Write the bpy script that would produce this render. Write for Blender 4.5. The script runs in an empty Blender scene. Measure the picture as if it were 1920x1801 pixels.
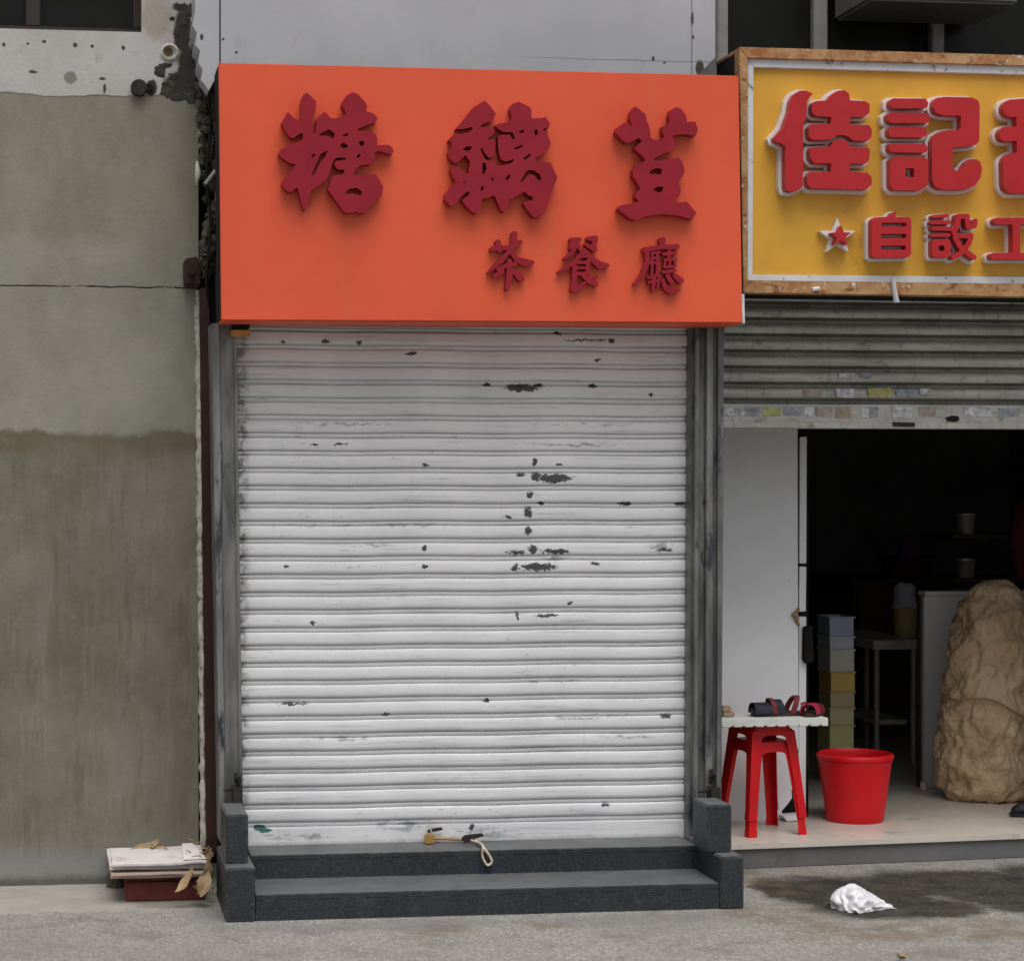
import bpy, bmesh, math, random
import numpy as np
from mathutils import Vector, Matrix, noise as mnoise

random.seed(7)
S = bpy.context.scene
C = S.collection

# ------------------------------------------------------------------ camera
FPX, CX, CY, IW = 4000.0, 650.0, 900.5, 1920.0
YAW = math.radians(7.41)
K0 = 8.0 / 5.2          # metres of depth per unit of depth in the plan below
KC = K0                 # depth unit in force (1.0 = plain metres)
CAMP = Vector((0.0, -8.0, 1.55))
cd = bpy.data.cameras.new("camera")
cam = bpy.data.objects.new("camera", cd)
C.objects.link(cam)
S.camera = cam
cam.location = CAMP
cam.rotation_euler = (math.radians(90), 0, -YAW)
cd.sensor_width = 36.0
cd.lens = 36.0 * FPX / IW
cd.shift_x = (960.0 - CX) / IW
cd.shift_y = 0.0
cd.clip_start = 0.05
cd.clip_end = 300

# ------------------------------------------------------------------ sky, sun, exposure
SUN_EL, SUN_ROT = math.radians(68), math.radians(188)
w = bpy.data.worlds.new("World")
S.world = w
w.use_nodes = True
wn = w.node_tree
wn.nodes.clear()
wo = wn.nodes.new('ShaderNodeOutputWorld')
bg = wn.nodes.new('ShaderNodeBackground')
sk = wn.nodes.new('ShaderNodeTexSky')
sk.sky_type = 'NISHITA'
sk.sun_disc = False
sk.sun_elevation = SUN_EL
sk.sun_rotation = SUN_ROT
sk.dust_density = 4.0
hs = wn.nodes.new('ShaderNodeHueSaturation')
hs.inputs['Saturation'].default_value = 0.30
wn.links.new(sk.outputs[0], hs.inputs['Color'])
wn.links.new(hs.outputs[0], bg.inputs['Color'])
bg.inputs['Strength'].default_value = 0.08
wn.links.new(bg.outputs[0], wo.inputs[0])

sd = bpy.data.lights.new("sun", 'SUN')
sd.energy = 1.5
sd.angle = math.radians(50)
sd.color = (1.0, 0.97, 0.93)
sun = bpy.data.objects.new("sun", sd)
C.objects.link(sun)
# light comes from high up, out over the street (towards -y), a little from the right
sdir = Vector((0.10, -math.cos(SUN_EL), math.sin(SUN_EL))).normalized()
sun.rotation_euler = sdir.to_track_quat('Z', 'Y').to_euler()
sun.location = (0, -10, 15)

S.view_settings.view_transform = 'Standard'
S.view_settings.look = 'None'
S.view_settings.gamma = 1.0
S.view_settings.use_curve_mapping = False
S.view_settings.exposure = 0.55

# ------------------------------------------------------------------ pixel -> world helpers
RV = Vector((math.cos(YAW), -math.sin(YAW), 0))
FV = Vector((math.sin(YAW), math.cos(YAW), 0))

def ray(px, py):
    return RV * ((px - CX) / FPX) + FV + Vector((0, 0, -(py - CY) / FPX))

def plan(p):
    return Vector((p.x, p.y / KC, p.z))

def true(p):
    p = Vector(p)
    return Vector((p.x, p.y * KC, p.z))

def at(px, py, Y):
    d = ray(px, py)
    return plan(CAMP + d * ((Y * K0 - CAMP.y) / d.y))

def atz(px, py, z):
    d = ray(px, py)
    return plan(CAMP + d * ((z - CAMP.z) / d.z))

def mpp(p):
    return (true(p) - CAMP).dot(FV) / FPX

# ------------------------------------------------------------------ materials
def lin(c):
    return tuple(c) + (1.0,) if len(c) == 3 else c

class NT:
    def __init__(s, name):
        s.m = bpy.data.materials.new(name)
        s.m.use_nodes = True
        s.t = s.m.node_tree
        s.b = s.t.nodes['Principled BSDF']
        s.pos = s.t.nodes.new('ShaderNodeNewGeometry').outputs['Position']
    def new(s, typ, ins=None, **kw):
        n = s.t.nodes.new(typ)
        for k, v in kw.items():
            setattr(n, k, v)
        for k, v in (ins or {}).items():
            if hasattr(v, 'is_output'):
                s.t.links.new(v, n.inputs[k])
            else:
                n.inputs[k].default_value = v
        return n
    def math(s, op, a, b=0.0, c=0.0, clamp=False):
        return s.new('ShaderNodeMath', {0: a, 1: b, 2: c}, operation=op, use_clamp=clamp).outputs[0]
    def vm(s, op, a, b=(0, 0, 0)):
        n = s.new('ShaderNodeVectorMath', {0: a, 1: b}, operation=op)
        return n.outputs['Value'] if op in ('LENGTH', 'DOT_PRODUCT') else n.outputs['Vector']
    def noise(s, scale, detail=4, rough=0.55, stretch=None, off=(0, 0, 0), color=False):
        v = s.pos
        if stretch:
            v = s.vm('MULTIPLY', v, stretch)
        if any(off):
            v = s.vm('ADD', v, off)
        n = s.new('ShaderNodeTexNoise', {'Vector': v, 'Scale': scale, 'Detail': detail, 'Roughness': rough})
        return n.outputs['Color' if color else 'Fac']
    def ramp(s, f, lo, hi):
        return s.new('ShaderNodeMapRange', {'Value': f, 'From Min': lo, 'From Max': hi, 'To Min': 0.0, 'To Max': 1.0},
                     interpolation_type='SMOOTHSTEP').outputs[0]
    def mix(s, fac, a, b, mode='MIX'):
        n = s.new('ShaderNodeMix', {}, data_type='RGBA', blend_type=mode)
        for i, v in ((0, fac), (6, a), (7, b)):
            if hasattr(v, 'is_output'):
                s.t.links.new(v, n.inputs[i])
            else:
                n.inputs[i].default_value = v if i == 0 else lin(v)
        return n.outputs[2]
    def sep(s):
        if not hasattr(s, '_sep'):
            s._sep = s.new('ShaderNodeSeparateXYZ', {0: s.pos})
        return s._sep
    def warped(s, amt, scale):
        n = s.noise(scale, 5, 0.65, color=True)
        d = s.vm('SUBTRACT', n, (0.5, 0.5, 0.5))
        sc = s.vm('MULTIPLY', d, (amt, amt, amt))
        return s.vm('ADD', s.pos, sc)
    def ellipses(s, lst, amt=0.03, scale=25, soft=0.12, flat='y', rag=0.0):
        """lst of (centre Vector, rx, rz); returns 1 inside the ragged ellipses"""
        p = s.warped(amt, scale)
        acc = None
        for c, rx, rz in lst:
            k = (1 / rx, 0, 1 / rz) if flat == 'y' else (1 / rx, 1 / rz, 0)
            l = s.vm('LENGTH', s.vm('MULTIPLY', s.vm('SUBTRACT', p, tuple(c)), k))
            acc = l if acc is None else s.math('MINIMUM', acc, l)
        if rag:
            acc = s.math('ADD', acc, s.math('MULTIPLY', s.math('SUBTRACT', s.noise(150, 4, .7, stretch=(.6, 1, 1)), .5), rag))
        return s.math('SUBTRACT', 1.0, s.ramp(acc, 1 - soft, 1 + soft))
    def below(s, z0, amt=0.05, scale=8, soft=0.01):
        n = s.noise(scale, 5, 0.6)
        z = s.math('ADD', s.sep().outputs['Z'], s.math('MULTIPLY', s.math('SUBTRACT', n, 0.5), amt))
        return s.math('SUBTRACT', 1.0, s.ramp(z, z0 - soft, z0 + soft))
    def out(s, col, rough=0.8, metal=0.0, bump=None, bstr=0.2, bdist=0.01, spec=0.5):
        for k, v in (('Base Color', col), ('Roughness', rough), ('Metallic', metal), ('Specular IOR Level', spec)):
            if hasattr(v, 'is_output'):
                s.t.links.new(v, s.b.inputs[k])
            else:
                s.b.inputs[k].default_value = lin(v) if k == 'Base Color' else v
        if bump is not None:
            bn = s.new('ShaderNodeBump', {'Height': bump, 'Strength': bstr, 'Distance': bdist})
            s.t.links.new(bn.outputs[0], s.b.inputs['Normal'])
        return s.m

def dull(c, k):
    return tuple(max(0, x * k) for x in c)

def simple(name, col, rough=0.7, metal=0.0, var=0.18, scale=5, bump=0.15, bscale=60, dirt=None, dfac=(0.55, 0.75), dscale=7, spec=0.4, bdist=0.004):
    t = NT(name)
    n = t.noise(scale, 6, 0.6)
    c = t.mix(t.ramp(n, 0.25, 0.75), dull(col, 1 - var), dull(col, 1 + var))
    if dirt:
        c = t.mix(t.ramp(t.noise(dscale, 7, 0.7, off=(3.1, 7.7, 1.3)), dfac[0], dfac[1]), c, dirt)
    r = t.math('MULTIPLY_ADD', t.noise(scale * 3, 4, off=(9, 2, 4)), 0.3, rough - 0.15)
    return t.out(c, r, metal, t.noise(bscale, 5, 0.6) if bump else None, bump, bdist, spec)

M = {}
# ------------------------------------------------------------------ mesh helpers
class MB:
    def __init__(s):
        s.v, s.f = [], []
    def add(s, vs, fs):
        o = len(s.v)
        s.v += [Vector(v) for v in vs]
        s.f += [tuple(i + o for i in f) for f in fs]
        return s
    def box(s, a, b):
        x0, y0, z0 = a; x1, y1, z1 = b
        x0, x1 = min(x0, x1), max(x0, x1); y0, y1 = min(y0, y1), max(y0, y1); z0, z1 = min(z0, z1), max(z0, z1)
        return s.add([(x0, y0, z0), (x1, y0, z0), (x1, y1, z0), (x0, y1, z0), (x0, y0, z1), (x1, y0, z1), (x1, y1, z1), (x0, y1, z1)],
                     [(0, 3, 2, 1), (4, 5, 6, 7), (0, 1, 5, 4), (1, 2, 6, 5), (2, 3, 7, 6), (3, 0, 4, 7)])
    def prism(s, pts, d):
        """polygon pts (any planar loop), swept by vector d"""
        n = len(pts); d = Vector(d)
        pts = [Vector(p) for p in pts]
        return s.add(pts + [p + d for p in pts],
                     [tuple(range(n))] + [tuple(range(2 * n - 1, n - 1, -1))] +
                     [(i, i + n, (i + 1) % n + n, (i + 1) % n) for i in range(n)])
    def ppoly(s, pix, Y, dy):
        return s.prism([at(x, y, Y) for x, y in pix], (0, dy, 0))
    def lathe(s, prof, c, n=40):
        vs, fs = [], []
        for r, z in prof:
            for i in range(n):
                a = 2 * math.pi * i / n
                vs.append((c[0] + r * math.cos(a), c[1] + r * math.sin(a), c[2] + z))
        for j in range(len(prof) - 1):
            for i in range(n):
                k = (i + 1) % n
                fs.append((j * n + i, j * n + k, (j + 1) * n + k, (j + 1) * n + i))
        return s.add(vs, fs)
    def tube(s, path, r, n=8, cap=True):
        path = [Vector(p) for p in path]
        rs = r if isinstance(r, (list, tuple)) else [r] * len(path)
        vs, fs = [], []
        for i, p in enumerate(path):
            t = (path[min(i + 1, len(path) - 1)] - path[max(i - 1, 0)]).normalized()
            u = t.cross(Vector((0.13, 0.31, 0.94)))
            if u.length < 1e-3:
                u = t.cross(Vector((1, 0, 0)))
            u.normalize(); w_ = t.cross(u)
            for k in range(n):
                a = 2 * math.pi * k / n
                vs.append(p + (u * math.cos(a) + w_ * math.sin(a)) * rs[i])
        for i in range(len(path) - 1):
            for k in range(n):
                l = (k + 1) % n
                fs.append((i * n + k, i * n + l, (i + 1) * n + l, (i + 1) * n + k))
        if cap:
            fs.append(tuple(range(n - 1, -1, -1)))
            fs.append(tuple(range((len(path) - 1) * n, len(path) * n)))
        return s.add(vs, fs)

def link(name, me, mat, parent=None, loc=(0, 0, 0)):
    o = bpy.data.objects.new(name, me)
    C.objects.link(o)
    if mat and not me.materials:
        me.materials.append(mat)
    o.location = true(loc) - (gloc(parent) if parent else Vector())
    if parent:
        o.parent = parent
    return o

def gloc(o):
    v = Vector((0, 0, 0))
    while o:
        v += o.location
        o = o.parent
    return v

def obj(name, mb, mat, parent=None, bevel=0, smooth=None, seg=2, subdiv=0, disp=0, dscale=10, dseed=0):
    """mesh in world coordinates -> one object with its origin at its own base"""
    bm = bmesh.new()
    vs = [bm.verts.new(true(v)) for v in mb.v]
    for f in mb.f:
        try:
            bm.faces.new([vs[i] for i in f])
        except ValueError:
            pass
    bmesh.ops.recalc_face_normals(bm, faces=bm.faces)
    if bevel:
        es = [e for e in bm.edges if len(e.link_faces) == 2 and e.calc_face_angle(0) > 0.5]
        bmesh.ops.bevel(bm, geom=es, offset=bevel, segments=seg, affect='EDGES', clamp_overlap=True)
    if subdiv:
        bmesh.ops.triangulate(bm, faces=[f for f in bm.faces if len(f.verts) > 4])
        bmesh.ops.subdivide_edges(bm, edges=bm.edges, cuts=subdiv, use_grid_fill=True)
    if disp:
        bm.normal_update()
        for v in bm.verts:
            p = v.co * dscale + Vector((dseed, dseed * .7, 0))
            v.co += v.normal * (mnoise.fractal(p, 0.8, 2.0, 4) * disp)
    xs = [v.co for v in bm.verts]
    c = Vector(((min(p.x for p in xs) + max(p.x for p in xs)) / 2, (min(p.y for p in xs) + max(p.y for p in xs)) / 2, min(p.z for p in xs)))
    for v in bm.verts:
        v.co -= c
    me = bpy.data.meshes.new(name)
    bm.to_mesh(me)
    bm.free()
    if smooth is not None:
        for p in me.polygons:
            p.use_smooth = True
        me.set_sharp_from_angle(angle=math.radians(smooth))
    return link(name, me, mat, parent, plan(c))

def lump(m, c, rx, ry, rz, seed):
    b = bmesh.new(); bmesh.ops.create_icosphere(b, subdivisions=2, radius=1)
    sv = Vector((seed * 3.1, seed * 1.3, seed * 7.7)); vs = []
    for v in b.verts:
        k = 1 + .75 * mnoise.noise(v.co * 1.6 + sv) + .3 * mnoise.noise(v.co * 4 + sv)
        vs.append(Vector(c) + Vector((v.co.x * rx * k, v.co.y * ry * k, v.co.z * rz * k)))
    b.verts.index_update()
    m.add(vs, [[v.index for v in f.verts] for f in b.faces]); b.free()

def tag(o, label=None, cat=None, group=None, kind=None):
    if label: o['label'] = label
    if cat: o['category'] = cat
    if group: o['group'] = group
    if kind: o['kind'] = kind
    return o

def thing(name, loc, label, cat, group=None):
    o = bpy.data.objects.new(name, None)
    o.empty_display_size = 0.1
    C.objects.link(o)
    o.location = true(loc)
    return tag(o, label, cat, group)

# ------------------------------------------------------------------ glyph outlines (distance field -> contours)
def seg_dist(X, Y, a, b, ra, rb):
    ax, ay = a; bx, by = b
    dx, dy = bx - ax, by - ay
    L = dx * dx + dy * dy + 1e-9
    t = np.clip(((X - ax) * dx + (Y - ay) * dy) / L, 0, 1)
    return np.hypot(X - ax - t * dx, Y - ay - t * dy) - (ra + (rb - ra) * t)

def poly_sd(X, Y, P):
    d = np.full(X.shape, 1e9)
    ins = np.zeros(X.shape, bool)
    n = len(P)
    for i in range(n):
        ax, ay = P[i]; bx, by = P[(i + 1) % n]
        d = np.minimum(d, seg_dist(X, Y, (ax, ay), (bx, by), 0, 0))
        c = ((ay > Y) != (by > Y)) & (X < (bx - ax) * (Y - ay) / ((by - ay) if by != ay else 1e-9) + ax)
        ins ^= c
    return np.where(ins, -d, d)

def contours(F, x0, y0, h):
    """marching squares of F<0, closed loops"""
    ny, nx = F.shape
    segs = {}
    I = F < 0
    idx = I[:-1, :-1] * 1 + I[:-1, 1:] * 2 + I[1:, 1:] * 4 + I[1:, :-1] * 8
    def pt(k):
        t, j, i = k
        if t == 0:
            a, b = F[j, i], F[j, i + 1]
            return (x0 + (i + a / (a - b)) * h, y0 + j * h)
        a, b = F[j, i], F[j + 1, i]
        return (x0 + i * h, y0 + (j + a / (a - b)) * h)
    T = {1: [(3, 0)], 2: [(0, 1)], 3: [(3, 1)], 4: [(1, 2)], 5: [(3, 0), (1, 2)], 6: [(0, 2)], 7: [(3, 2)],
         8: [(2, 3)], 9: [(2, 0)], 10: [(0, 1), (2, 3)], 11: [(2, 1)], 12: [(1, 3)], 13: [(1, 0)], 14: [(0, 3)]}
    for j, i in zip(*np.nonzero((idx > 0) & (idx < 15))):
        e = {0: (0, j, i), 1: (1, j, i + 1), 2: (0, j + 1, i), 3: (1, j, i)}
        for a, b in T[int(idx[j, i])]:
            segs.setdefault(e[a], []).append(e[b])
            segs.setdefault(e[b], []).append(e[a])
    loops, used = [], set()
    for k in list(segs):
        if k in used:
            continue
        lp, cur = [], k
        while cur is not None and cur not in used:
            used.add(cur)
            lp.append(cur)
            cur = next((q for q in segs[cur] if q not in used), None)
        if len(lp) > 7:
            P = np.array([pt(q) for q in lp])
            for _ in range(2):
                P = (np.roll(P, 1, 0) + 2 * P + np.roll(P, -1, 0)) / 4
            loops.append(P[::2])
    return loops

def glyph_field(origin, sc, polys=(), holes=(), strokes=(), h=0.7, pad=14, grow=0.0):
    ox, oy = origin
    cv = lambda P: [(ox + x / sc, oy + y / sc) for x, y in P]
    polys = [cv(p) for p in polys]; holes = [cv(p) for p in holes]
    strokes = [(cv(p), [q * (1.14 if sc > 13 else 1.0) / sc for q in r]) for p, r in strokes]
    pad = pad + max([max(q) for _, q in strokes] + [0])
    allp = [q for p in polys for q in p] + [q for p, r in strokes for q in p]
    x0, x1 = min(p[0] for p in allp) - pad, max(p[0] for p in allp) + pad
    y0, y1 = min(p[1] for p in allp) - pad, max(p[1] for p in allp) + pad
    x0 += .1373; y0 += .0917
    X, Y = np.meshgrid(np.arange(x0, x1, h), np.arange(y0, y1, h))
    F = np.full(X.shape, 1e9)
    for p in polys:
        F = np.minimum(F, poly_sd(X, Y, p) - grow)
    for p, r in strokes:
        if len(r) == 1:
            r = r * len(p)
        for i in range(len(p) - 1):
            F = np.minimum(F, seg_dist(X, Y, p[i], p[i + 1], r[i], r[i + 1]))
    for p in holes:
        F = np.maximum(F, -poly_sd(X, Y, p))
    return F, x0, y0, h

def slab_from(F, x0, y0, h, off, Yf, dy, name, mat, parent):
    """raise the outline F<off as a slab from Y=Yf (front) back by dy"""
    cu = bpy.data.curves.new(name, 'CURVE')
    cu.dimensions = '2D'
    cu.fill_mode = 'BOTH'
    cu.extrude = dy / 2
    Yr = Yf
    for P in contours(F - off, x0, y0, h):
        sp = cu.splines.new('POLY')
        sp.points.add(len(P) - 1)
        for q, (x, y) in zip(sp.points, P):
            wv = at(x, y, Yr)
            q.co = (wv.x, wv.z, 0, 1)
        sp.use_cyclic_u = True
    tmp = bpy.data.objects.new("tmp_curve", cu)
    C.objects.link(tmp)
    dg = bpy.context.evaluated_depsgraph_get()
    me = bpy.data.meshes.new_from_object(tmp.evaluated_get(dg))
    bpy.data.objects.remove(tmp)
    bpy.data.curves.remove(cu)
    me.name = name
    # curve plane (x, y, extrude) -> world (x, Y, z)
    me.transform(Matrix(((1, 0, 0, 0), (0, 0, -KC, (Yf + dy / 2) * KC), (0, 1, 0, 0), (0, 0, 0, 1))))
    co = np.empty(len(me.vertices) * 3)
    me.vertices.foreach_get('co', co)
    co = co.reshape(-1, 3)
    c = Vector(((co[:, 0].min() + co[:, 0].max()) / 2, co[:, 1].max(), co[:, 2].min()))
    me.transform(Matrix.Translation(-c))
    me.materials.clear()
    return link(name, me, mat, parent, plan(c))

# ------------------------------------------------------------------ material library
def E(lst, Y):
    """pixel ellipses on plane Y -> world ellipses"""
    r = []
    for px, py, rx, ry in lst:
        c = at(px, py, Y)
        k = (at(px + 10, py, Y) - c).length / 10
        r.append((Vector((c.x, 0, c.z)), rx * k, ry * k))
    return r

# white shutter paint, chipped to dark metal
CHIPS = [(978, 727, 30, 7), (913, 721, 7, 3), (1008, 723, 10, 3.5), (1111, 724, 8, 4), (1219, 740, 4, 3), (1035, 896, 34, 8), (1004, 893, 11, 7),
         (1001, 866, 5, 7), (1048, 871, 6, 3), (975, 890, 9, 3), (992, 928, 7, 6), (1013, 943, 6, 3), (1171, 944, 11, 4), (1274, 944, 10, 3),
         (990, 961, 7, 10), (952, 969, 7, 4), (989, 995, 7, 7), (968, 1035, 15, 4), (999, 1029, 8, 8), (1042, 1033, 26, 5), (965, 1063, 7, 7),
         (1008, 1063, 32, 7), (1114, 1056, 9, 3), (1025, 1153, 20, 3.5), (969, 1155, 3, 7), (912, 1312, 6, 4), (1248, 1342, 10, 3),
         (1068, 1130, 5, 3), (771, 663, 11, 3), (673, 642, 6, 3.5), (610, 641, 7, 2.5), (531, 641, 5, 2.5), (797, 872, 7, 3), (636, 833, 15, 2),
         (590, 834, 6, 2.5), (795, 1027, 4.5, 6), (795, 1060, 5, 4), (586, 1167, 3.5, 4), (725, 1337, 8, 2.5), (549, 1319, 27, 2),
         (537, 1061, 6, 2.5), (1100, 638, 45, 1.6), (1145, 640, 7, 4), (1044, 625, 7, 3.5), (883, 1550, 4, 5), (1245, 1030, 14, 3), (1120, 675, 6, 3), (1135, 1508, 8, 3)]
SCUFF = [(640, 795, 90, 2), (1090, 834, 95, 2), (1080, 796, 80, 2), (660, 1061, 45, 2), (690, 1022, 40, 2.5), (1110, 1343, 80, 3), (1030, 1275, 60, 2.5),
         (1040, 1044, 26, 5), (650, 1385, 60, 3), (1190, 1380, 60, 3), (700, 985, 130, 2), (1240, 1026, 24, 9), (760, 1545, 50, 9), (900, 1562, 60, 10), (560, 1566, 60, 6)]
t = NT("shutter_paint_white")
base = t.mix(t.ramp(t.noise(3, 5), .3, .7), (.67, .675, .69), (.75, .755, .765))
base = t.mix(t.math('MULTIPLY', t.ramp(t.noise(5, 6, .7, stretch=(1, 1, 9)), .56, .74), .35), base, (.36, .36, .36))
fine = t.ramp(t.noise(9, 8, .75, stretch=(1.2, 1, 6), off=(4, 1, 9)), .68, .72)
base = t.mix(t.math('MULTIPLY', fine, .6), base, (.16, .17, .18))
fine2 = t.math('MULTIPLY', t.ramp(t.noise(26, 8, .8, stretch=(.55, 1, 2.5), off=(8, 3, 2)), .61, .65), t.ramp(t.noise(2.2, 4, .6, off=(1, 7, 3)), .42, .6))
base = t.mix(t.math('MULTIPLY', fine2, .75), base, (.12, .125, .13))
exl = t.math('ABSOLUTE', t.math('SUBTRACT', t.sep().outputs['X'], (at(455, 1000, 0).x + at(1292, 1000, 0).x) / 2))
hwid = (at(1292, 1000, 0).x - at(455, 1000, 0).x) / 2
edge_d = t.math('MULTIPLY', t.ramp(exl, hwid - .035, hwid + .005), t.ramp(t.noise(22, 6, .75, off=(6, 6, 1)), .44, .6))
base = t.mix(t.math('MULTIPLY', edge_d, .85), base, (.10, .095, .085))
rust = t.math('MULTIPLY', t.ramp(t.noise(5, 7, .7, stretch=(7, 1, .6), off=(2, 9, 9)), .60, .74), .30)
base = t.mix(rust, base, (.34, .27, .20))
ln_ = t.math('MULTIPLY', t.ramp(t.noise(16, 8, .8, stretch=(.12, 1, 5), off=(5, 2, 7)), .52, .61), t.ramp(t.noise(3, 4, .6, off=(9, 2, 1)), .38, .58))
base = t.mix(t.math('MULTIPLY', ln_, .38), base, (.20, .20, .205))
sc_ = t.math('MULTIPLY', t.ellipses(E(SCUFF, 0), .05, 18, .6), t.ramp(t.noise(40, 7, .75, stretch=(.4, 1, 1)), .46, .56))
base = t.mix(t.math('MULTIPLY', sc_, .75), base, (.2, .21, .22))
ch = t.ellipses(E(CHIPS, 0), .034, 55, .10, rag=2.2)
base = t.mix(ch, base, (.055, .062, .066))
gr = t.ellipses(E([(487, 1550, 12, 6), (498, 1556, 12, 4)], 0), .02, 40, .15)
base = t.mix(gr, base, (.05, .17, .14))
# rusty, greenish lower edge of the door
rz = at(880, 1571, 0).z
base = t.mix(t.math('MULTIPLY', t.below(rz, .035, 16, .012), .65), base, (.30, .27, .2))
M['shutter'] = t.out(base, t.math('MULTIPLY_ADD', ch, .2, .42), 0, t.math('MULTIPLY_ADD', ch, -1.5, t.noise(30, 5)), .25, .002, .45)

# bare galvanised shutter of the next shop
t = NT("shutter_galvanised_grimy")
base = t.mix(t.ramp(t.noise(4, 6, .65, stretch=(1, 1, 4)), .3, .7), (.36, .355, .33), (.52, .515, .48))
base = t.mix(t.math('MULTIPLY', t.ramp(t.noise(10, 7, .7, stretch=(1.5, 1, 3), off=(2, 3, 5)), .55, .7), .6), base, (.13, .10, .07))
base = t.mix(t.math('MULTIPLY', t.ramp(t.noise(9, 7, .7, stretch=(5, 1, 1), off=(7, 3, 1)), .52, .68), .5), base, (.20, .16, .11))
M['shutter2'] = t.out(base, .5, .35, t.noise(40, 5), .2, .002)

# left wall: bare render with washes, white painted band above
WY = 0.17
z_band = at(150, 178, WY).z
z_crack = at(150, 537, WY).z
z_mid = at(150, 812, WY).z
z_low = at(150, 1590, WY).z
t = NT("wall_cement_render")
big = t.noise(1.7, 7, .65)
base = t.mix(t.ramp(big, .3, .7), (.135, .127, .093), (.235, .222, .176))
stv = t.noise(3.2, 6, .65, stretch=(2.2, 1, .35), off=(5, 0, 2))
base = t.mix(t.math('MULTIPLY', t.ramp(stv, .45, .75), .55), base, (.215, .20, .165))
base = t.mix(t.math('MULTIPLY', t.ramp(t.noise(5, 7, .7, stretch=(2.5, 1, .5), off=(1, 4, 8)), .55, .72), .55), base, (.10, .092, .062))
fs = t.noise(9, 7, .7, stretch=(3.2, 1, .28), off=(11, 0, 2))
base = t.mix(t.math('MULTIPLY', t.ramp(fs, .52, .72), .45), base, (.26, .245, .20))
base = t.mix(t.math('MULTIPLY', t.ramp(t.noise(7, 6, .7, stretch=(2.4, 1, .4), off=(4, 9, 2)), .56, .7), .4), base, (.12, .095, .075))
up = t.mix(t.ramp(t.noise(2.5, 6, .6, off=(2, 2, 2)), .3, .7), (.215, .206, .168), (.305, .294, .248))
m_up = t.math('SUBTRACT', 1.0, t.below(z_mid, .14, 4.5, .02))
base = t.mix(m_up, base, up)
# darker tide mark under the repair line
tide = t.math('MULTIPLY', t.below(z_mid, .14, 4.5, .012), t.math('SUBTRACT', 1.0, t.below(z_mid - .08, .2, 6, .06)))
base = t.mix(t.math('MULTIPLY', tide, .65), base, (.13, .105, .062))
m_top = t.math('SUBTRACT', 1.0, t.below(at(150, 455, WY).z, .12, 2.5, .06))
base = t.mix(t.math('MULTIPLY', m_top, .7), base, t.mix(t.ramp(t.noise(3, 7, .7, stretch=(1.5, 1, .7), off=(6, 1, 1)), .35, .65), (.175, .160, .115), (.245, .228, .175)))
lowm = t.below(z_low, .10, 3, .07)
base = t.mix(t.math('MULTIPLY', lowm, .75), base, (.27, .27, .265))
base = t.mix(t.math('MULTIPLY', t.below(.03, .05, 14, .02), .75), base, (.075, .072, .062))
ck = t.math('ABSOLUTE', t.math('SUBTRACT', t.math('ADD', t.sep().outputs['Z'], t.math('MULTIPLY', t.math('SUBTRACT', t.noise(12, 5), .5), .016)), z_crack))
ckm = t.math('MULTIPLY', t.math('SUBTRACT', 1.0, t.ramp(ck, .0016, .0042)), t.ramp(t.noise(9, 3, off=(7, 7, 7)), .3, .42))
base = t.mix(ckm, base, (.03, .027, .022))
white = t.mix(t.ramp(t.noise(3, 6, .6, off=(1, 1, 6)), .3, .75), (.50, .49, .48), (.40, .385, .36))
white = t.mix(t.math('MULTIPLY', t.ramp(t.noise(9, 7, .7, off=(3, 1, 6)), .58, .72), .5), white, (.28, .25, .2))
m_w = t.math('SUBTRACT', 1.0, t.below(z_band, .07, 3.0, .004))
base = t.mix(m_w, base, white)
peel = [(342, 16, 20, 9), (341, 60, 17, 45), (352, 125, 19, 42), (336, 156, 26, 24), (360, 22, 8, 10), (366, 165, 20, 24), (285, 164, 14, 14)]
base = t.mix(t.ellipses(E(peel, WY), .05, 16, .2), base, (.045, .042, .035))
base = t.mix(t.math('MULTIPLY', t.ellipses(E([(295, 35, 30, 42)], WY), .05, 9, .35), .55), base, (.30, .24, .16))
base = t.mix(t.ellipses(E([(132, 146, 12, 12)], WY), .02, 30, .2), base, (.21, .2, .165))
base = t.mix(t.ellipses(E([(316, 98, 9, 9)], WY), .015, 30, .2), base, (.12, .075, .04))
holes = [(7, 84, 3, 4), (52, 82, 3, 2), (83, 78, 4, 3), (141, 85, 4, 4), (173, 87, 3.5, 3.5), (231, 90, 3.5, 4), (192, 148, 6, 3), (196, 166, 3, 9), (62, 135, 8, 3), (378, 72, 3, 6), (365, 86, 5, 3)]
base = t.mix(t.ellipses(E(holes, WY), .008, 50, .25), base, (.06, .055, .048))
base = t.mix(t.math('MULTIPLY', t.ramp(t.noise(14, 8, .75, off=(3, 3, 9)), .54, .7), .18), base, (.33, .32, .29))
hgt = t.math('ADD', t.noise(60, 6, .65), t.math('MULTIPLY', m_w, 2.0))
hgt = t.math('ADD', hgt, t.math('MULTIPLY', m_up, .8))
M['render'] = t.out(base, .9, 0, t.math('ADD', hgt, t.math('MULTIPLY', ckm, -1.5)), .45, .004, .25)

t = NT("wall_white_paint")
base = t.mix(t.ramp(t.noise(2, 5), .3, .7), (.385, .385, .41), (.45, .45, .475))
base = t.mix(t.math('MULTIPLY', t.ramp(t.noise(6, 7, .7, stretch=(1.5, 1, .5), off=(2, 8, 1)), .6, .75), .35), base, (.27, .25, .23))
dots = E([(418, 74, 3, 2.5), (443, 99, 3, 3), (378, 70, 3, 6), (1225, 110, 2.5, 5), (1246, 118, 3, 2), (1298, 35, 3, 12), (1300, 70, 2, 4), (1312, 128, 8, 14)], 0.02)
base = t.mix(t.ellipses(dots, .01, 50, .2), base, (.06, .055, .045))
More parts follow.
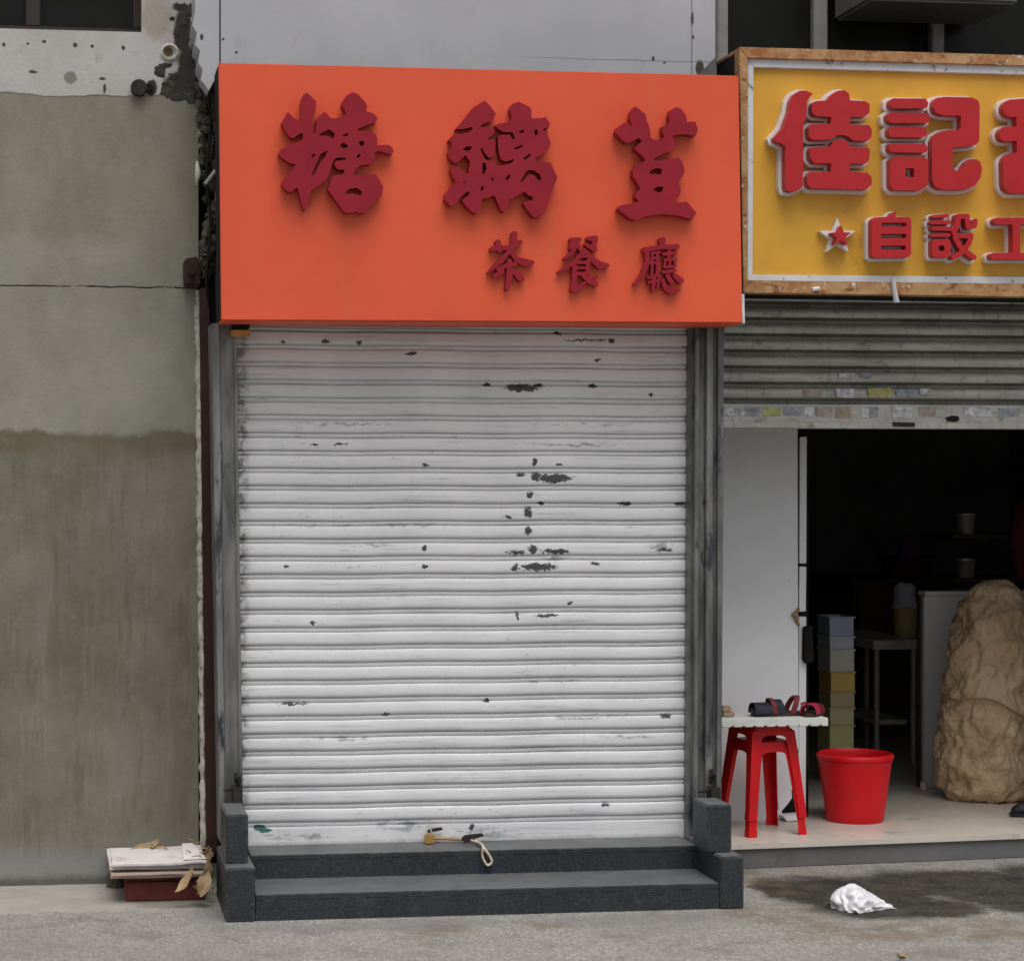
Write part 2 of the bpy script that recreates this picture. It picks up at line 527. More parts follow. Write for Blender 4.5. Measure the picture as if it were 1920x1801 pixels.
# hairline crack above the sign
lx = t.math('MULTIPLY_ADD', t.sep().outputs['X'], -0.0, at(1100, 108, .02).z)
lz = t.math('ABSOLUTE', t.math('SUBTRACT', t.math('ADD', t.sep().outputs['Z'], t.math('MULTIPLY', t.noise(7, 4), .012)), lx))
lm = t.math('MULTIPLY', t.math('SUBTRACT', 1.0, t.ramp(lz, .0008, .0028)), t.ramp(t.sep().outputs['X'], at(860, 100, .02).x, at(1180, 100, .02).x))
base = t.mix(t.math('MULTIPLY', lm, .7), base, (.13, .12, .12))
jx = t.math('ABSOLUTE', t.math('SUBTRACT', t.sep().outputs['X'], at(412.5, 50, .02).x))
base = t.mix(t.math('SUBTRACT', 1.0, t.ramp(jx, .0018, .005)), base, (.05, .045, .04))
jx2 = t.math('ABSOLUTE', t.math('SUBTRACT', t.sep().outputs['X'], at(1297, 50, .02).x))
base = t.mix(t.math('MULTIPLY', t.math('SUBTRACT', 1.0, t.ramp(jx2, .0012, .004)), .7), base, (.12, .11, .1))
M['white_wall'] = t.out(base, .8, 0, t.noise(40, 5), .2, .003, .3)

# street
t = NT("ground_concrete")
ag = t.new('ShaderNodeTexVoronoi', {'Vector': t.vm('MULTIPLY', t.warped(.012, 40), (1, .45, 1)), 'Scale': 130.0}).outputs['Color']
agv = t.new('ShaderNodeSeparateColor', {0: ag}).outputs[0]
base = t.mix(t.ramp(t.noise(1.6, 6, .6), .3, .7), (.275, .265, .238), (.375, .362, .335))
base = t.mix(t.ramp(agv, .1, 1.0), dull((.262, .252, .227), .92), base)
base = t.mix(t.math('MULTIPLY', t.ramp(agv, .86, .99), .16), base, (.40, .39, .36))
base = t.mix(t.math('MULTIPLY', t.ramp(t.noise(95, 6, .8, stretch=(1, .5, 1)), .44, .68), .62), base, (.10, .098, .09))
base = t.mix(t.math('MULTIPLY', t.ramp(t.noise(4.5, 8, .78, off=(2, 5, 0)), .46, .68), .6), base, (.13, .125, .11))
# smooth cement fillet along the left wall
def gxy(px, py):
    return true(atz(px, py, 0))
sm_y = gxy(100, 1712).y
ny = t.math('ADD', t.sep().outputs['Y'], t.math('MULTIPLY', t.math('SUBTRACT', t.noise(4, 5), .5), .30))
sm = t.math('MULTIPLY', t.ramp(ny, sm_y - .02, sm_y + .05), t.math('SUBTRACT', 1.0, t.ramp(t.sep().outputs['X'], gxy(400, 1700).x, gxy(480, 1700).x)))
smc = t.mix(t.ramp(t.noise(5, 6, .65), .35, .7), (.36, .345, .315), (.29, .275, .25))
base = t.mix(t.math('MULTIPLY', sm, .85), base, smc)
def G(lst):
    r = []
    for px, py, rx, ry in lst:
        c = gxy(px, py)
        k = (gxy(px + 10, py) - c).length / 10
        ky = (gxy(px, py + 5) - gxy(px, py - 5)).length / 10
        r.append((Vector((c.x, c.y, 0)), rx * k, ry * ky))
    return r
oil = t.ellipses(G([(1590, 1674, 150, 34), (1780, 1656, 170, 26), (1920, 1672, 170, 40), (1680, 1700, 170, 20), (2080, 1660, 190, 45), (1480, 1668, 60, 24)]), .26, 5, .22, 'z', rag=.5)
oilc = t.mix(t.ramp(t.noise(7, 7, .7, off=(5, 5, 5)), .35, .65), (.016, .016, .014), (.052, .046, .036))
oilc = t.mix(t.math('MULTIPLY', t.ramp(agv, .90, .99), .14), oilc, (.26, .25, .22))
base = t.mix(t.math('MULTIPLY', oil, .94), base, oilc)
mud = t.ellipses(G([(1450, 1715, 90, 18), (1640, 1745, 180, 18), (1420, 1650, 40, 25), (1850, 1740, 130, 22), (830, 1742, 60, 10), (1000, 1735, 60, 8)]), .3, 6, .5, 'z')
base = t.mix(t.math('MULTIPLY', t.math('MULTIPLY', mud, t.ramp(t.noise(9, 6, .7, off=(8, 1, 0)), .35, .62)), .6), base, (.15, .105, .06))
foot_dark = t.ellipses(G([(700, 1735, 260, 10), (420, 1715, 60, 18), (1180, 1722, 200, 10)]), .2, 8, .5, 'z')  # darker grey strips on the ground along the foot of steps and pier
base = t.mix(t.math('MULTIPLY', foot_dark, .45), base, (.155, .158, .165))
edge = t.ellipses(G([(100, 1653, 300, 5), (330, 1690, 75, 12)]), .12, 10, .4, 'z')
base = t.mix(t.math('MULTIPLY', edge, .55), base, (.12, .115, .095))
M['ground'] = t.out(base, .93, 0, t.math('ADD', t.noise(60, 5, .7, stretch=(1, .45, 1)), t.math('MULTIPLY', agv, .25)), .6, .005, .12)

# orange sign skin, letters
t = NT("sign_orange_vinyl")
base = t.mix(t.ramp(t.noise(1.6, 5, .6), .3, .7), (.69, .093, .037), (.78, .112, .044))
base = t.mix(t.math('MULTIPLY', t.ramp(t.noise(7, 6, .7, stretch=(2, 1, .22), off=(3, 1, 4)), .52, .72), .22), base, (.58, .14, .09))
base = t.mix(t.math('MULTIPLY', t.ramp(t.noise(30, 7, .75, off=(1, 8, 4)), .66, .74), .3), base, (.36, .07, .04))
M['orange'] = t.out(base, t.math('MULTIPLY_ADD', t.noise(6, 5), .25, .32), 0, t.noise(2.2, 3), .12, .02, .35)
M['maroon'] = simple("letter_maroon_acrylic", (.29, .016, .029), .40, 0, .12, 9, .05, 40, spec=.18)
M['maroon_core'] = simple("letter_dark_red_edge", (.11, .008, .008), .6, 0, .12, 9)
M['yellow'] = simple("sign_yellow_panel", (.66, .345, .036), .45, 0, .10, 3.5, .05, 20, dirt=(.36, .17, .02), dfac=(.6, .78), dscale=3)
M['red_letter'] = simple("letter_red_acrylic", (.44, .013, .018), .40, 0, .08, 6, .04, 30)
M['letter_white'] = simple("letter_white_foam", (.72, .68, .66), .6, 0, .08, 12)
t = NT("sign_frame_rusty")
base = t.mix(t.ramp(t.noise(9, 7, .7), .35, .65), (.47, .29, .14), (.31, .125, .048))
base = t.mix(t.ramp(t.noise(13, 8, .75, stretch=(1, 1, 1.6), off=(2, 6, 1)), .52, .64), base, (.20, .065, .022))
base = t.mix(t.ramp(t.noise(30, 6, .7, off=(1, 3, 1)), .6, .68), base, (.62, .56, .47))
base = t.mix(t.ramp(t.noise(24, 6, .7, off=(6, 3, 4)), .66, .7), base, (.035, .02, .012))
M['rust_frame'] = t.out(base, .8, 0, t.noise(50, 6), .35, .003, .3)
M['trim_white'] = simple("trim_worn_white", (.60, .61, .64), .5, 0, .1, 8, .1, 60, dirt=(.22, .19, .16), dfac=(.58, .66), dscale=22)
t = NT("steel_channel")
base = t.mix(t.ramp(t.noise(5, 6, .65, stretch=(3, 1, .5)), .3, .72), (.10, .103, .105), (.29, .29, .28))
base = t.mix(t.ramp(t.noise(4, 7, .7, stretch=(3, 1, .8), off=(2, 4, 4)), .55, .66), base, (.045, .052, .065))
base = t.mix(t.math('MULTIPLY', t.ramp(t.noise(16, 7, .7, stretch=(1, 1, .4), off=(9, 4, 4)), .60, .7), .6), base, (.19, .16, .11))
M['channel'] = t.out(base, t.math('MULTIPLY_ADD', t.noise(12, 4), .3, .3), .55, t.noise(30, 5), .2, .003)
t = NT("granite_dark")
base = t.mix(t.ramp(t.noise(3, 5), .3, .7), (.014, .019, .023), (.028, .034, .038))
vo = t.new('ShaderNodeTexVoronoi', {'Vector': t.pos, 'Scale': 260.0}).outputs['Color']
vv = t.new('ShaderNodeSeparateColor', {0: vo}).outputs[0]
base = t.mix(t.math('MULTIPLY', t.ramp(vv, .72, .95), .5), base, (.07, .085, .09))
base = t.mix(t.ramp(vv, .25, .1), base, (.016, .02, .024))
nz = t.new('ShaderNodeNewGeometry').outputs['Normal']
nzz = t.new('ShaderNodeSeparateXYZ', {0: nz}).outputs['Z']
# pale trodden-in dust lies on the treads
dust = t.math('MULTIPLY', t.ramp(nzz, .6, .95), t.math('MULTIPLY_ADD', t.ramp(t.noise(6, 7, .7), .3, .7), .35, .5))
base = t.mix(dust, base, (.135, .142, .145))
bv = t.new('ShaderNodeBevel', {'Radius': .007}, samples=4).outputs[0]
wear = t.math('SUBTRACT', 1.0, t.vm('DOT_PRODUCT', bv, nz))
base = t.mix(t.math('MULTIPLY', t.ramp(wear, .01, .16), t.math('MULTIPLY', t.ramp(t.noise(26, 6, .7), .42, .66), .6)), base, (.15, .155, .15))
base = t.mix(t.math('MULTIPLY', t.ramp(t.noise(8, 7, .7, stretch=(1, 1, .5), off=(3, 3, 3)), .58, .72), .35), base, (.12, .115, .10))
M['granite'] = t.out(base, .5, 0, t.noise(90, 4), .12, .002, .4)
M['kerb_stone'] = simple("platform_face_stone", (.13, .13, .127), .7, 0, .15, 3, .1, 50, dirt=(.075, .07, .06), dfac=(.55, .7), dscale=4)
M['floor_tile'] = simple("shop_floor_tile", (.60, .545, .48), .35, 0, .07, 5, .03, 30, dirt=(.26, .22, .18), dfac=(.56, .75), dscale=5)
M['panel_white'] = simple("panel_white_melamine", (.84, .855, .88), .5, 0, .04, 3, .03, 30, dirt=(.4, .41, .42), dfac=(.66, .7), dscale=16)
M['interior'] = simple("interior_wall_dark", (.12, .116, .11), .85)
M['black'] = simple("black_gap", (.012, .011, .01), .85, spec=.2)
M['dark_steel'] = simple("post_red_brown", (.038, .014, .010), .7, .1, .35, 8, .25, 50, dirt=(.02, .012, .01), dfac=(.5, .65), dscale=9)
M['rust_dark'] = simple("bolt_rusted_dark", (.03, .027, .023), .75, .3, .4, 30, .3, 90)
M['mortar'] = simple("mortar_edge_pale", (.54, .51, .44), .9, 0, .25, 22, .5, 70, dirt=(.17, .15, .12), dfac=(.5, .66), dscale=25)
M['grime'] = simple("gap_debris_grimy", (.07, .06, .045), .95, 0, .5, 30, .5, 60, dirt=(.32, .31, .27), dfac=(.62, .7), dscale=20)
M['peeled'] = simple('peeled_plaster_dark', (.05, .046, .038), .95, 0, .5, 30, .5, 60, dirt=(.15, .13, .09), dfac=(.6, .7), dscale=22)
M['red_plastic'] = simple("plastic_red", (.60, .008, .012), .36, 0, .10, 6, .03, 20, dirt=(.40, .03, .03), dfac=(.56, .75), dscale=14, spec=.3)
M['bucket_red'] = simple("bucket_plastic_red", (.64, .008, .014), .40, 0, .08, 5, .03, 30, dirt=(.42, .035, .035), dfac=(.56, .75), dscale=12, spec=.3)
M['foam'] = simple("board_foam_white", (.72, .73, .69), .75, 0, .08, 20, .2, 90)
M['bag_white'] = simple("bag_plastic_white", (.66, .66, .69), .38, 0, .05, 20, .1, 70, spec=.5)
t = NT("sack_wrapped_plastic")
base = t.mix(t.ramp(t.noise(6, 6, .65), .3, .7), (.50, .345, .19), (.68, .50, .31))
base = t.mix(t.math('MULTIPLY', t.ramp(t.noise(4, 6, .7, off=(3, 8, 2)), .54, .7), .6), base, (.27, .165, .075))
v1_ = t.new('ShaderNodeTexVoronoi', {'Vector': t.warped(.10, 9), 'Scale': 13.0}, feature='DISTANCE_TO_EDGE').outputs['Distance']
v2_ = t.new('ShaderNodeTexVoronoi', {'Vector': t.warped(.05, 20), 'Scale': 34.0}, feature='DISTANCE_TO_EDGE').outputs['Distance']
hg = t.math('ADD', t.ramp(v1_, 0, .16), t.math('MULTIPLY', t.ramp(v2_, 0, .2), .2))
M['sack'] = t.out(base, .5, 0, hg, .42, .010, .4)
M['dark_glass'] = simple("window_glass_dark", (.010, .010, .009), .3, 0, .2, 3, 0, spec=.15)
M['win_frame'] = simple("window_frame_grey", (.28, .275, .265), .6, 0, .12, 9, .1, 50, dirt=(.13, .12, .1), dscale=14)
M['frame_brown'] = simple("window_frame_brown", (.025, .015, .013), .6)
M['ac'] = simple("ac_casing_grey", (.11, .11, .098), .7, 0, .15, 6)
M['box_red'] = simple("box_dark_red", (.115, .018, .014), .55, 0, .25, 12, .2, 60)
M['card_white'] = simple("cardboard_white_faded", (.62, .59, .58), .75, 0, .08, 10, .15, 60, dirt=(.45, .38, .35), dfac=(.52, .68), dscale=8)
M['card_pink'] = simple("cardboard_pinkish", (.47, .36, .31), .8, 0, .15, 10, .15, 60)
M['leaf'] = simple("leaf_dry_tan", (.31, .22, .125), .8, 0, .3, 30, .3, 80)
M['brass'] = simple("brass_padlock", (.62, .40, .13), .35, .8, .1, 20)
M['rod_rust'] = simple("bolt_rod_rusty", (.42, .26, .13), .55, .3, .3, 25, .2, 80, dirt=(.13, .05, .03), dscale=25)
M['rope'] = simple("cord_pale", (.52, .47, .36), .85, 0, .15, 60, .3, 200)
M['bracket_yellow'] = simple("bracket_ochre", (.46, .255, .06), .6, 0, .15, 20)
M['navy'] = simple("sandal_navy", (.014, .017, .03), .6, 0, .3, 30, .2, 90)
M['sole'] = simple("sandal_sole", (.05, .03, .028), .7)
M['maroon_strap'] = simple("sandal_lining_wine", (.16, .018, .025), .6)
M['pink'] = simple("sandal_pink", (.42, .03, .075), .5, 0, .15, 30)
M['tan'] = simple("cork_tan", (.40, .28, .19), .8)
M['steel'] = simple("steel_dull", (.72, .68, .60), .38, .7, .12, 12, .08, 40)
M['table_steel'] = simple("table_steel", (.50, .48, .45), .5, .3, .12, 12)
M['pail_olive'] = simple("pail_olive_yellow", (.33, .27, .10), .5)
M['counter'] = simple("counter_laminate_grey", (.50, .50, .49), .5, 0, .05, 4, .03, 20, dirt=(.36, .35, .34), dfac=(.6, .75), dscale=6)
M['wood_dark'] = simple("cabinet_wood_dark", (.055, .036, .02), .7, 0, .3, 8)
M['purple'] = simple("bag_purple_plastic", (.16, .035, .14), .45)
M['garment_red'] = simple("cloth_dark_red", (.07, .006, .007), .85, 0, .2, 12, .3, 90)
M['shoe_black'] = simple("shoe_black", (.015, .015, .016), .55)
CR = [('crate_lavender', (.36, .39, .52)), ('crate_grey', (.46, .50, .52)), ('crate_pale_grey', (.52, .53, .47)), ('crate_amber', (.60, .42, .10)),
      ('crate_olive', (.48, .40, .22)), ('crate_khaki', (.52, .48, .27)), ('crate_moss', (.52, .49, .22))]
for n_, c_ in CR:
    M[n_] = simple(n_, c_, .5, 0, .08, 8)
for n_, c_ in [('sticker_white', (.55, .56, .58)), ('sticker_yellow', (.40, .39, .14)), ('sticker_blue', (.28, .30, .36)), ('sticker_rose', (.38, .31, .28)), ('sticker_tan', (.34, .28, .20))]:
    M[n_] = simple(n_, c_, .6, 0, .3, 30, .1, 60, dirt=(.20, .19, .17), dfac=(.42, .72), dscale=38)
t = NT("liner_clear_plastic")
t.b.inputs['Transmission Weight'].default_value = .55
t.b.inputs['IOR'].default_value = 1.2
M['liner'] = t.out((.62, .63, .70), .35)

# ------------------------------------------------------------------ setting: ground, walls
gm = MB()
gm.add([(-120, -70, 0), (120, -70, 0), (120, 70, 0), (-120, 70, 0)], [(0, 1, 2, 3)])
tag(obj('ground', gm, M['ground']), kind='structure')

# left building: cement-rendered wall with an upper window opening
lw = thing('rendered_wall', (at(100, 1650, WY).x, WY, 0), "weathered grey cement-rendered wall with a white painted band, left of the orange sign", 'wall')
wx0, wx1 = at(-900, 900, WY).x, at(372, 900, WY).x
winx1, winx0 = at(266, 30, WY).x, at(-420, 30, WY).x
winz0 = at(130, 57, WY).z
winz1 = winz0 + 1.25
ztop = 5.2
m = MB()
m.box((wx0, WY, 0), (wx1, WY + .24, winz0)).box((winx1, WY, winz0), (wx1, WY + .24, ztop)).box((wx0, WY, winz0), (winx0, WY + .24, ztop)).box((winx0, WY, winz1), (winx1, WY + .24, ztop))
obj('wall', m, M['render'], lw)
fr = MB()
fy = WY + .07
a, b = winx0, winx1
fr.box((a, fy, winz0), (b, fy + .05, winz0 + .035)).box((a, fy, winz1 - .035), (b, fy + .05, winz1)).box((b - .03, fy, winz0 + .036), (b, fy + .05, winz1 - .036)).box((a, fy, winz0 + .036), (a + .03, fy + .05, winz1 - .036))
for px in (62, -140):
    mx = at(px, 30, fy).x
    fr.box((mx - .028, fy + .001, winz0 + .036), (mx + .028, fy + .051, winz1 - .036))
wf = obj('window', fr, M['frame_brown'], lw, bevel=.003)
for q0, q1 in ((-420, -143), (-137, 57), (67, 258)):
    pn = MB()
    pn.box((at(q0, 30, fy).x + .01, fy + .02, winz0 + .03), (at(q1, 30, fy).x - .005, fy + .028, winz1 - .03))
    obj('pane', pn, M['dark_glass'], wf)
# pale ragged mortar arris down the wall's right edge
ed = MB()
path = []
rs = []
for i in range(90):
    y = 545 + i * (1590 - 545) / 89
    x = 371.5 + (y - 545) * 0.0105 + random.uniform(-1, 1)
    path.append(at(x, y, WY - .012)); rs.append(.0145 * random.uniform(.7, 1.25))
ed.tube(path, rs, 7)
obj('mortar_edge', ed, M['mortar'], lw, smooth=50)
# patch ring where a pipe once passed, cut pipe stub beside it
KC = 1.0
rg = MB()
rg.lathe([(.030, 0), (.036, .006), (.028, .014), (.024, .004)], (0, 0, 0), 20)
o = obj('plaster_ring', rg, M['mortar'], lw, smooth=40)
o.rotation_euler = (math.radians(90), 0, 0); o.location = true(at(318, 99, WY + .001)) - gloc(lw)
KC = K0
ps = thing('pipe_stub', at(262, 166, WY - .05), "cut black pipe stub poking out of the white band under the brown window", 'pipe')
p0, p1 = at(262, 165, WY + .04), at(261, 165, WY - .012)
m = MB(); m.tube([p0, p1], .028, 18)
obj('pipe', m, M['black'], ps, bevel=.004)
m = MB(); m.tube([p1 + Vector((0, .012, 0)), p1 - Vector((0.0015, .008, 0))], .032, 18)
obj('collar', m, M['rust_dark'], ps, bevel=.003)
m = MB(); m.tube([at(280, 164, WY + .01), at(279, 164, WY - .015)], .016, 12)
obj('valve', m, M['rust_dark'], ps, bevel=.003)
m = MB()
for i in range(16):
    x, y = random.uniform(300, 372), random.uniform(112, 188)
    if x + y < 430 or random.random() < .2: continue
    lump(m, at(x, y, WY), random.uniform(.010, .030), .0022, random.uniform(.008, .024), i)
for i in range(10):
    lump(m, at(random.uniform(322, 366), random.uniform(8, 70), WY), random.uniform(.008, .02), .002, random.uniform(.01, .03), i + 50)
tag(obj('mortar_lump', m, M['peeled'], lw, smooth=60), kind='stuff')

# shop building: white upper wall, pilaster and upper window band over the right shop
WW = .02
sb = thing('shop_building', (at(900, 1500, .2).x, .2, 0), "white-walled shop building behind the two signs, dark window band at upper right", 'building')
m = MB()
m.ppoly([(363, -420), (1341, -420), (1341, 108), (1300, 150), (1300, 640), (440, 640), (412, 640), (408, 140), (399, 156), (391, 170), (385, 160), (377, 150), (380, 131), (372, 118), (375, 95), (366, 84), (369, 62), (361, 48), (366, 20)], WW, .16)
obj('upper_wall', m, M['white_wall'], sb)
m = MB()   # dark backing behind the gap and shutters
m.box((at(360, 900, .3).x, .42, 0), (at(398, 900, .3).x + .12, .46, 3.4))
obj('gap_backing', m, M['black'], sb)
m = MB()
m.ppoly([(1300, 560), (1358, 560), (1352, 1600), (1292, 1600)], .03, .3)
obj('pier_wall', m, M['interior'], sb)
# window band
UY = .30
uz0 = at(1500, 100, UY).z - .12
x_l = at(1341, 50, UY).x
uw = MB()
xs = [at(1341, 50, UY).x, at(1361, 50, UY).x]
uw.box((xs[0], UY - .02, uz0), (xs[1], UY + .06, ztop))
for p0_, p1_ in ((1526, 1552), (1748, 1771), (1990, 2014)):
    uw.box((at(p0_, 50, UY).x, UY, uz0), (at(p1_, 50, UY).x, UY + .05, ztop))
uw.box((xs[1], UY + .005, uz0), (at(2300, 50, UY).x, UY + .055, uz0 + .05))
uf = obj('window', uw, M['win_frame'], sb, bevel=.004)
for q0, q1 in ((1361, 1526), (1552, 1748), (1771, 1990), (2014, 2300)):
    pn = MB(); pn.box((at(q0, 50, UY).x - .01, UY + .026, uz0 + .04), (at(q1, 50, UY).x + .01, UY + .032, ztop))
    obj('pane', pn, M['dark_glass'], uf)
m = MB()
m.box((at(1300, 50, .55).x, UY + .5, .0), (at(2500, 50, .5).x + .8, UY + .55, ztop)) if False else m.box((xs[0], UY + 1.6, uz0 - .1), (at(2300, 50, UY).x, UY + 1.65, ztop))
obj('room_wall', m, M['interior'], sb)
m = MB(); m.box((xs[0], UY - .03, uz0 - .10), (at(2300, 50, UY).x, UY + 1.65, uz0 - .004))
obj('sill', m, M['grime'], sb)
# outdoor unit seen from below
ac = thing('air_conditioner', at(1650, 30, .2), "grey boxed air conditioner overhanging the yellow sign, seen from below", 'air conditioner')
za = at(1650, 40, UY - .03).z
ax0, ax1 = at(1569, 40, UY - .03).x, at(1835, 40, UY - .03).x
m = MB(); m.box((ax0, .03, za), (ax1, UY - .01, za + .5))
obj('casing', m, M['ac'], ac, bevel=.012)
m = MB()
for i in range(9):
    m.box((ax0 + .03, .022, za + .06 + i * .045), (ax1 - .03, .0295, za + .075 + i * .045))
tag(obj('grille', m, M['win_frame'], ac), kind='stuff')
for q in (1740, 1733):
    m = MB(); m.tube([at(q, 34, UY - .012), at(q - 2, 75, UY - .012), at(q, 118, UY - .012)], .006, 6)
    obj('hose', m, M['black'], ac)

# red-brown steel post and debris in the slot between wall and shop
po = thing('steel_post', at(388, 1600, .10), "dark red-brown steel post standing in the slot left of the closed shutter", 'post')
m = MB(); m.ppoly([(374, 540), (392, 540), (408, 1598), (388, 1598)], .09, .02)
obj('flange', m, M['dark_steel'], po)
m = MB(); m.ppoly([(392, 300), (404, 300), (416, 1600), (407, 1600)], .16, .02)
obj('shadow_strip', m, M['black'], po)  # flat black strip standing in for the shadow right of the post
m = MB(); m.ppoly([(346, 485), (372, 480), (376, 536), (347, 534)], .08, .085)
br = obj('bracket', m, M['dark_steel'], po, bevel=.006)
m = MB(); m.tube([at(360, 508, .085), at(360, 508, .06)], .014, 8)
obj('bolt', m, M['rust_dark'], br)
gd = thing('slot_debris', at(390, 480, .10), "grimy rubble and old cable packed in the slot beside the orange sign", 'debris')
m = MB()
rr = random.Random(4)
for i in range(110):
    y = rr.uniform(160, 505)
    lump(m, at(rr.uniform(376, 402) + (y - 165) * .01, y, rr.uniform(.10, .17)), rr.uniform(.006, .024), .012, rr.uniform(.006, .04), i)
tag(obj('rubble', m, M['grime'], gd), kind='stuff')
for x, y, h_ in ((372, 250, 6), (373, 272, 5), (370, 325, 22)):
    m = MB(); m.tube([at(x, y - h_, .10), at(x + 1, y, .09), at(x - 1, y + h_, .10)], [.006, .012, .005], 7)
    obj('mortar_flake', m, M['mortar'], gd, smooth=60)
m = MB(); m.tube([at(391 + 4 * math.sin(i * .9), 180 + i * 28, .085) for i in range(15)], .006, 6)
obj('cable', m, M['black'], gd, smooth=60)
m = MB(); m.tube([at(385, 345, .07), at(404, 320, .06)], .008, 6)
obj('pipe_offcut', m, M['win_frame'], gd, smooth=60)

# ------------------------------------------------------------------ closed roller shutter
rs_ = thing('roller_shutter', at(870, 1588, 0), "closed white roller shutter with chipped paint, directly under the orange sign", 'shutter')
sx0, sx1 = at(434, 900, 0).x, at(1306, 900, 0).x
zt = [at(700, 623.4 + 32.95 * k, 0).z for k in range(-2, 30)]
P = zt[0] - zt[1]
prof = [(0, .0065), (.012, -.003), (.05, -.0078), (.13, -.0092), (.3, -.0100), (.5, -.0098), (.62, -.0088), (.675, -.0060), (.695, .0055), (.730, .0055), (.765, .0005), (.82, -.0022), (.90, -.0015), (.945, .001), (.965, .0065), (1.0, .0065)]
L = sx1 - sx0
bm = bmesh.new()
NX = 24
rows = []
for fz, y in prof:
    rows.append([bm.verts.new((L * (i / NX - .5), y + .0012 * math.sin(i * 1.7 + fz * 2), -fz * P + .0012 * math.sin(i * .83))) for i in range(NX + 1)])
for a, b in zip(rows, rows[1:]):
    for i in range(NX):
        bm.faces.new((a[i], b[i], b[i + 1], a[i + 1]))
sl_me = bpy.data.meshes.new('slat'); bm.to_mesh(sl_me); bm.free()
sl_me.materials.append(M['shutter'])
for p in sl_me.polygons: p.use_smooth = True
sl_me.set_sharp_from_angle(angle=math.radians(38))
rr = random.Random(3)
for k in range(30):
    if k == 0: continue
    o = link('slat', sl_me, None, rs_, Vector(((sx0 + sx1) / 2 + rr.uniform(-.004, .004), rr.uniform(-.0016, .0016), zt[k] + rr.uniform(-.0008, .0008))))
    o.rotation_euler = (rr.uniform(-.02, .02), rr.uniform(-.0009, .0009), 0)
zb0, zb1 = at(880, 1584, 0).z, zt[30] - .0005
m = MB(); m.box((sx0, -.008, zb0), (sx1, .012, zb1)); m.box((sx0, -.018, zb0), (sx1, -.0082, zb0 + .018))
obj('bottom_rail', m, M['shutter'], rs_, bevel=.003)
# guide rails
def rail(name, strips):
    m = MB()
    for pix, Y, d in strips:
        m.ppoly(pix, Y, d)
    return obj(name, m, M['channel'], rs_, bevel=.002)
rail('guide_rail', [([(396, 606), (411, 606), (423, 1580), (413, 1580)], -.075, .12), ([(411.4, 606), (443, 606), (455, 1580), (423.4, 1580)], -.045, .035), ([(438, 606), (444, 606), (456.5, 1580), (450, 1580)], -.052, .0065)])
rail('guide_rail', [([(1297, 606), (1303, 606), (1299, 1600), (1291, 1600)], -.050, .05), ([(1303.4, 606), (1312, 606), (1309, 1585), (1299.4, 1585)], -.062, .07), ([(1312.4, 606), (1325, 606), (1322, 1585), (1309.4, 1585)], -.046, .05),
                    ([(1325.4, 606), (1338, 606), (1336, 1585), (1322.4, 1585)], -.064, .07), ([(1338.4, 606), (1346, 606), (1343, 1585), (1336.4, 1585)], -.050, .05), ([(1346.4, 606), (1358, 606), (1351, 1585), (1343.4, 1585)], -.060, .08)])
m = MB(); m.ppoly([(436, 604), (468, 604), (468, 617), (436, 617)], -.085, .04)
bl = obj('stop_block', m, M['black'], rs_, bevel=.003)
m = MB(); m.ppoly([(433, 618), (470, 618), (470, 630), (433, 630)], -.085, .035)
obj('stop_plate', m, M['bracket_yellow'], rs_, bevel=.003)
for pts in ([(435, 1476), (446, 1452)], [(1330, 1478), (1336, 1446)]):
    (xa, ya), (xb, yb) = pts
    m = MB()
    m.tube([at(xb, yb - 4, -.085), at(xb - 1, ya - 8, -.085)], .013, 10)
    m.tube([at(xb - 3, yb + 2, -.098), at(xb + 3, yb + 5, -.098)], .017, 10)
    m.box(at(xb - 12, ya + 24, -.06) + Vector((0, -.045, 0)), at(xb + 5, ya - 6, -.06))
    m.tube([at(xb - 26, ya + 6, -.09), at(xb - 8, ya + 2, -.09), at(xb + 4, ya - 8, -.095)], .006, 6)
    obj('floor_bolt', m, M['rust_dark'], rs_, bevel=.002, disp=.002, dscale=90)
# lock on the bottom rail
m = MB()
m.tube([at(806, 1570, -.03), at(868, 1573, -.03), at(880, 1572, -.03)], .0055, 8)
rod = obj('lock_bar', m, M['rod_rust'], rs_, smooth=50)
m = MB(); m.ppoly([(866, 1572), (872, 1566), (886, 1564), (905, 1562), (908, 1567), (893, 1571), (884, 1577), (872, 1579)], -.045, .012); obj('hasp', m, M['rust_dark'], rs_, bevel=.002)
m = MB(); m.ppoly([(801, 1555), (829, 1551), (831, 1555), (803, 1561)], -.03, .012); obj('hasp', m, M['rust_dark'], rs_, bevel=.001)
pl = thing('padlock', at(804, 1582, -.04), "small brass padlock hanging from the bolt on the shutter's bottom rail", 'padlock')
m = MB(); m.box(at(797, 1582, -.052), at(812, 1562, -.032)); obj('body', m, M['brass'], pl, bevel=.004)
m = MB(); m.tube([at(800, 1564, -.042)] + [at(804.5 - 4.5 * math.cos(a_), 1561 - 9 * math.sin(a_), -.042) for a_ in [i * math.pi / 8 for i in range(9)]] + [at(809, 1564, -.042)], .0035, 6); obj('shackle', m, M['steel'], pl, smooth=60)
m = MB()
lp = [(892, 1576), (902, 1582), (908, 1590), (919, 1606), (922, 1616), (914, 1621), (907, 1612), (904, 1600), (906, 1588), (900, 1580), (884, 1575)]
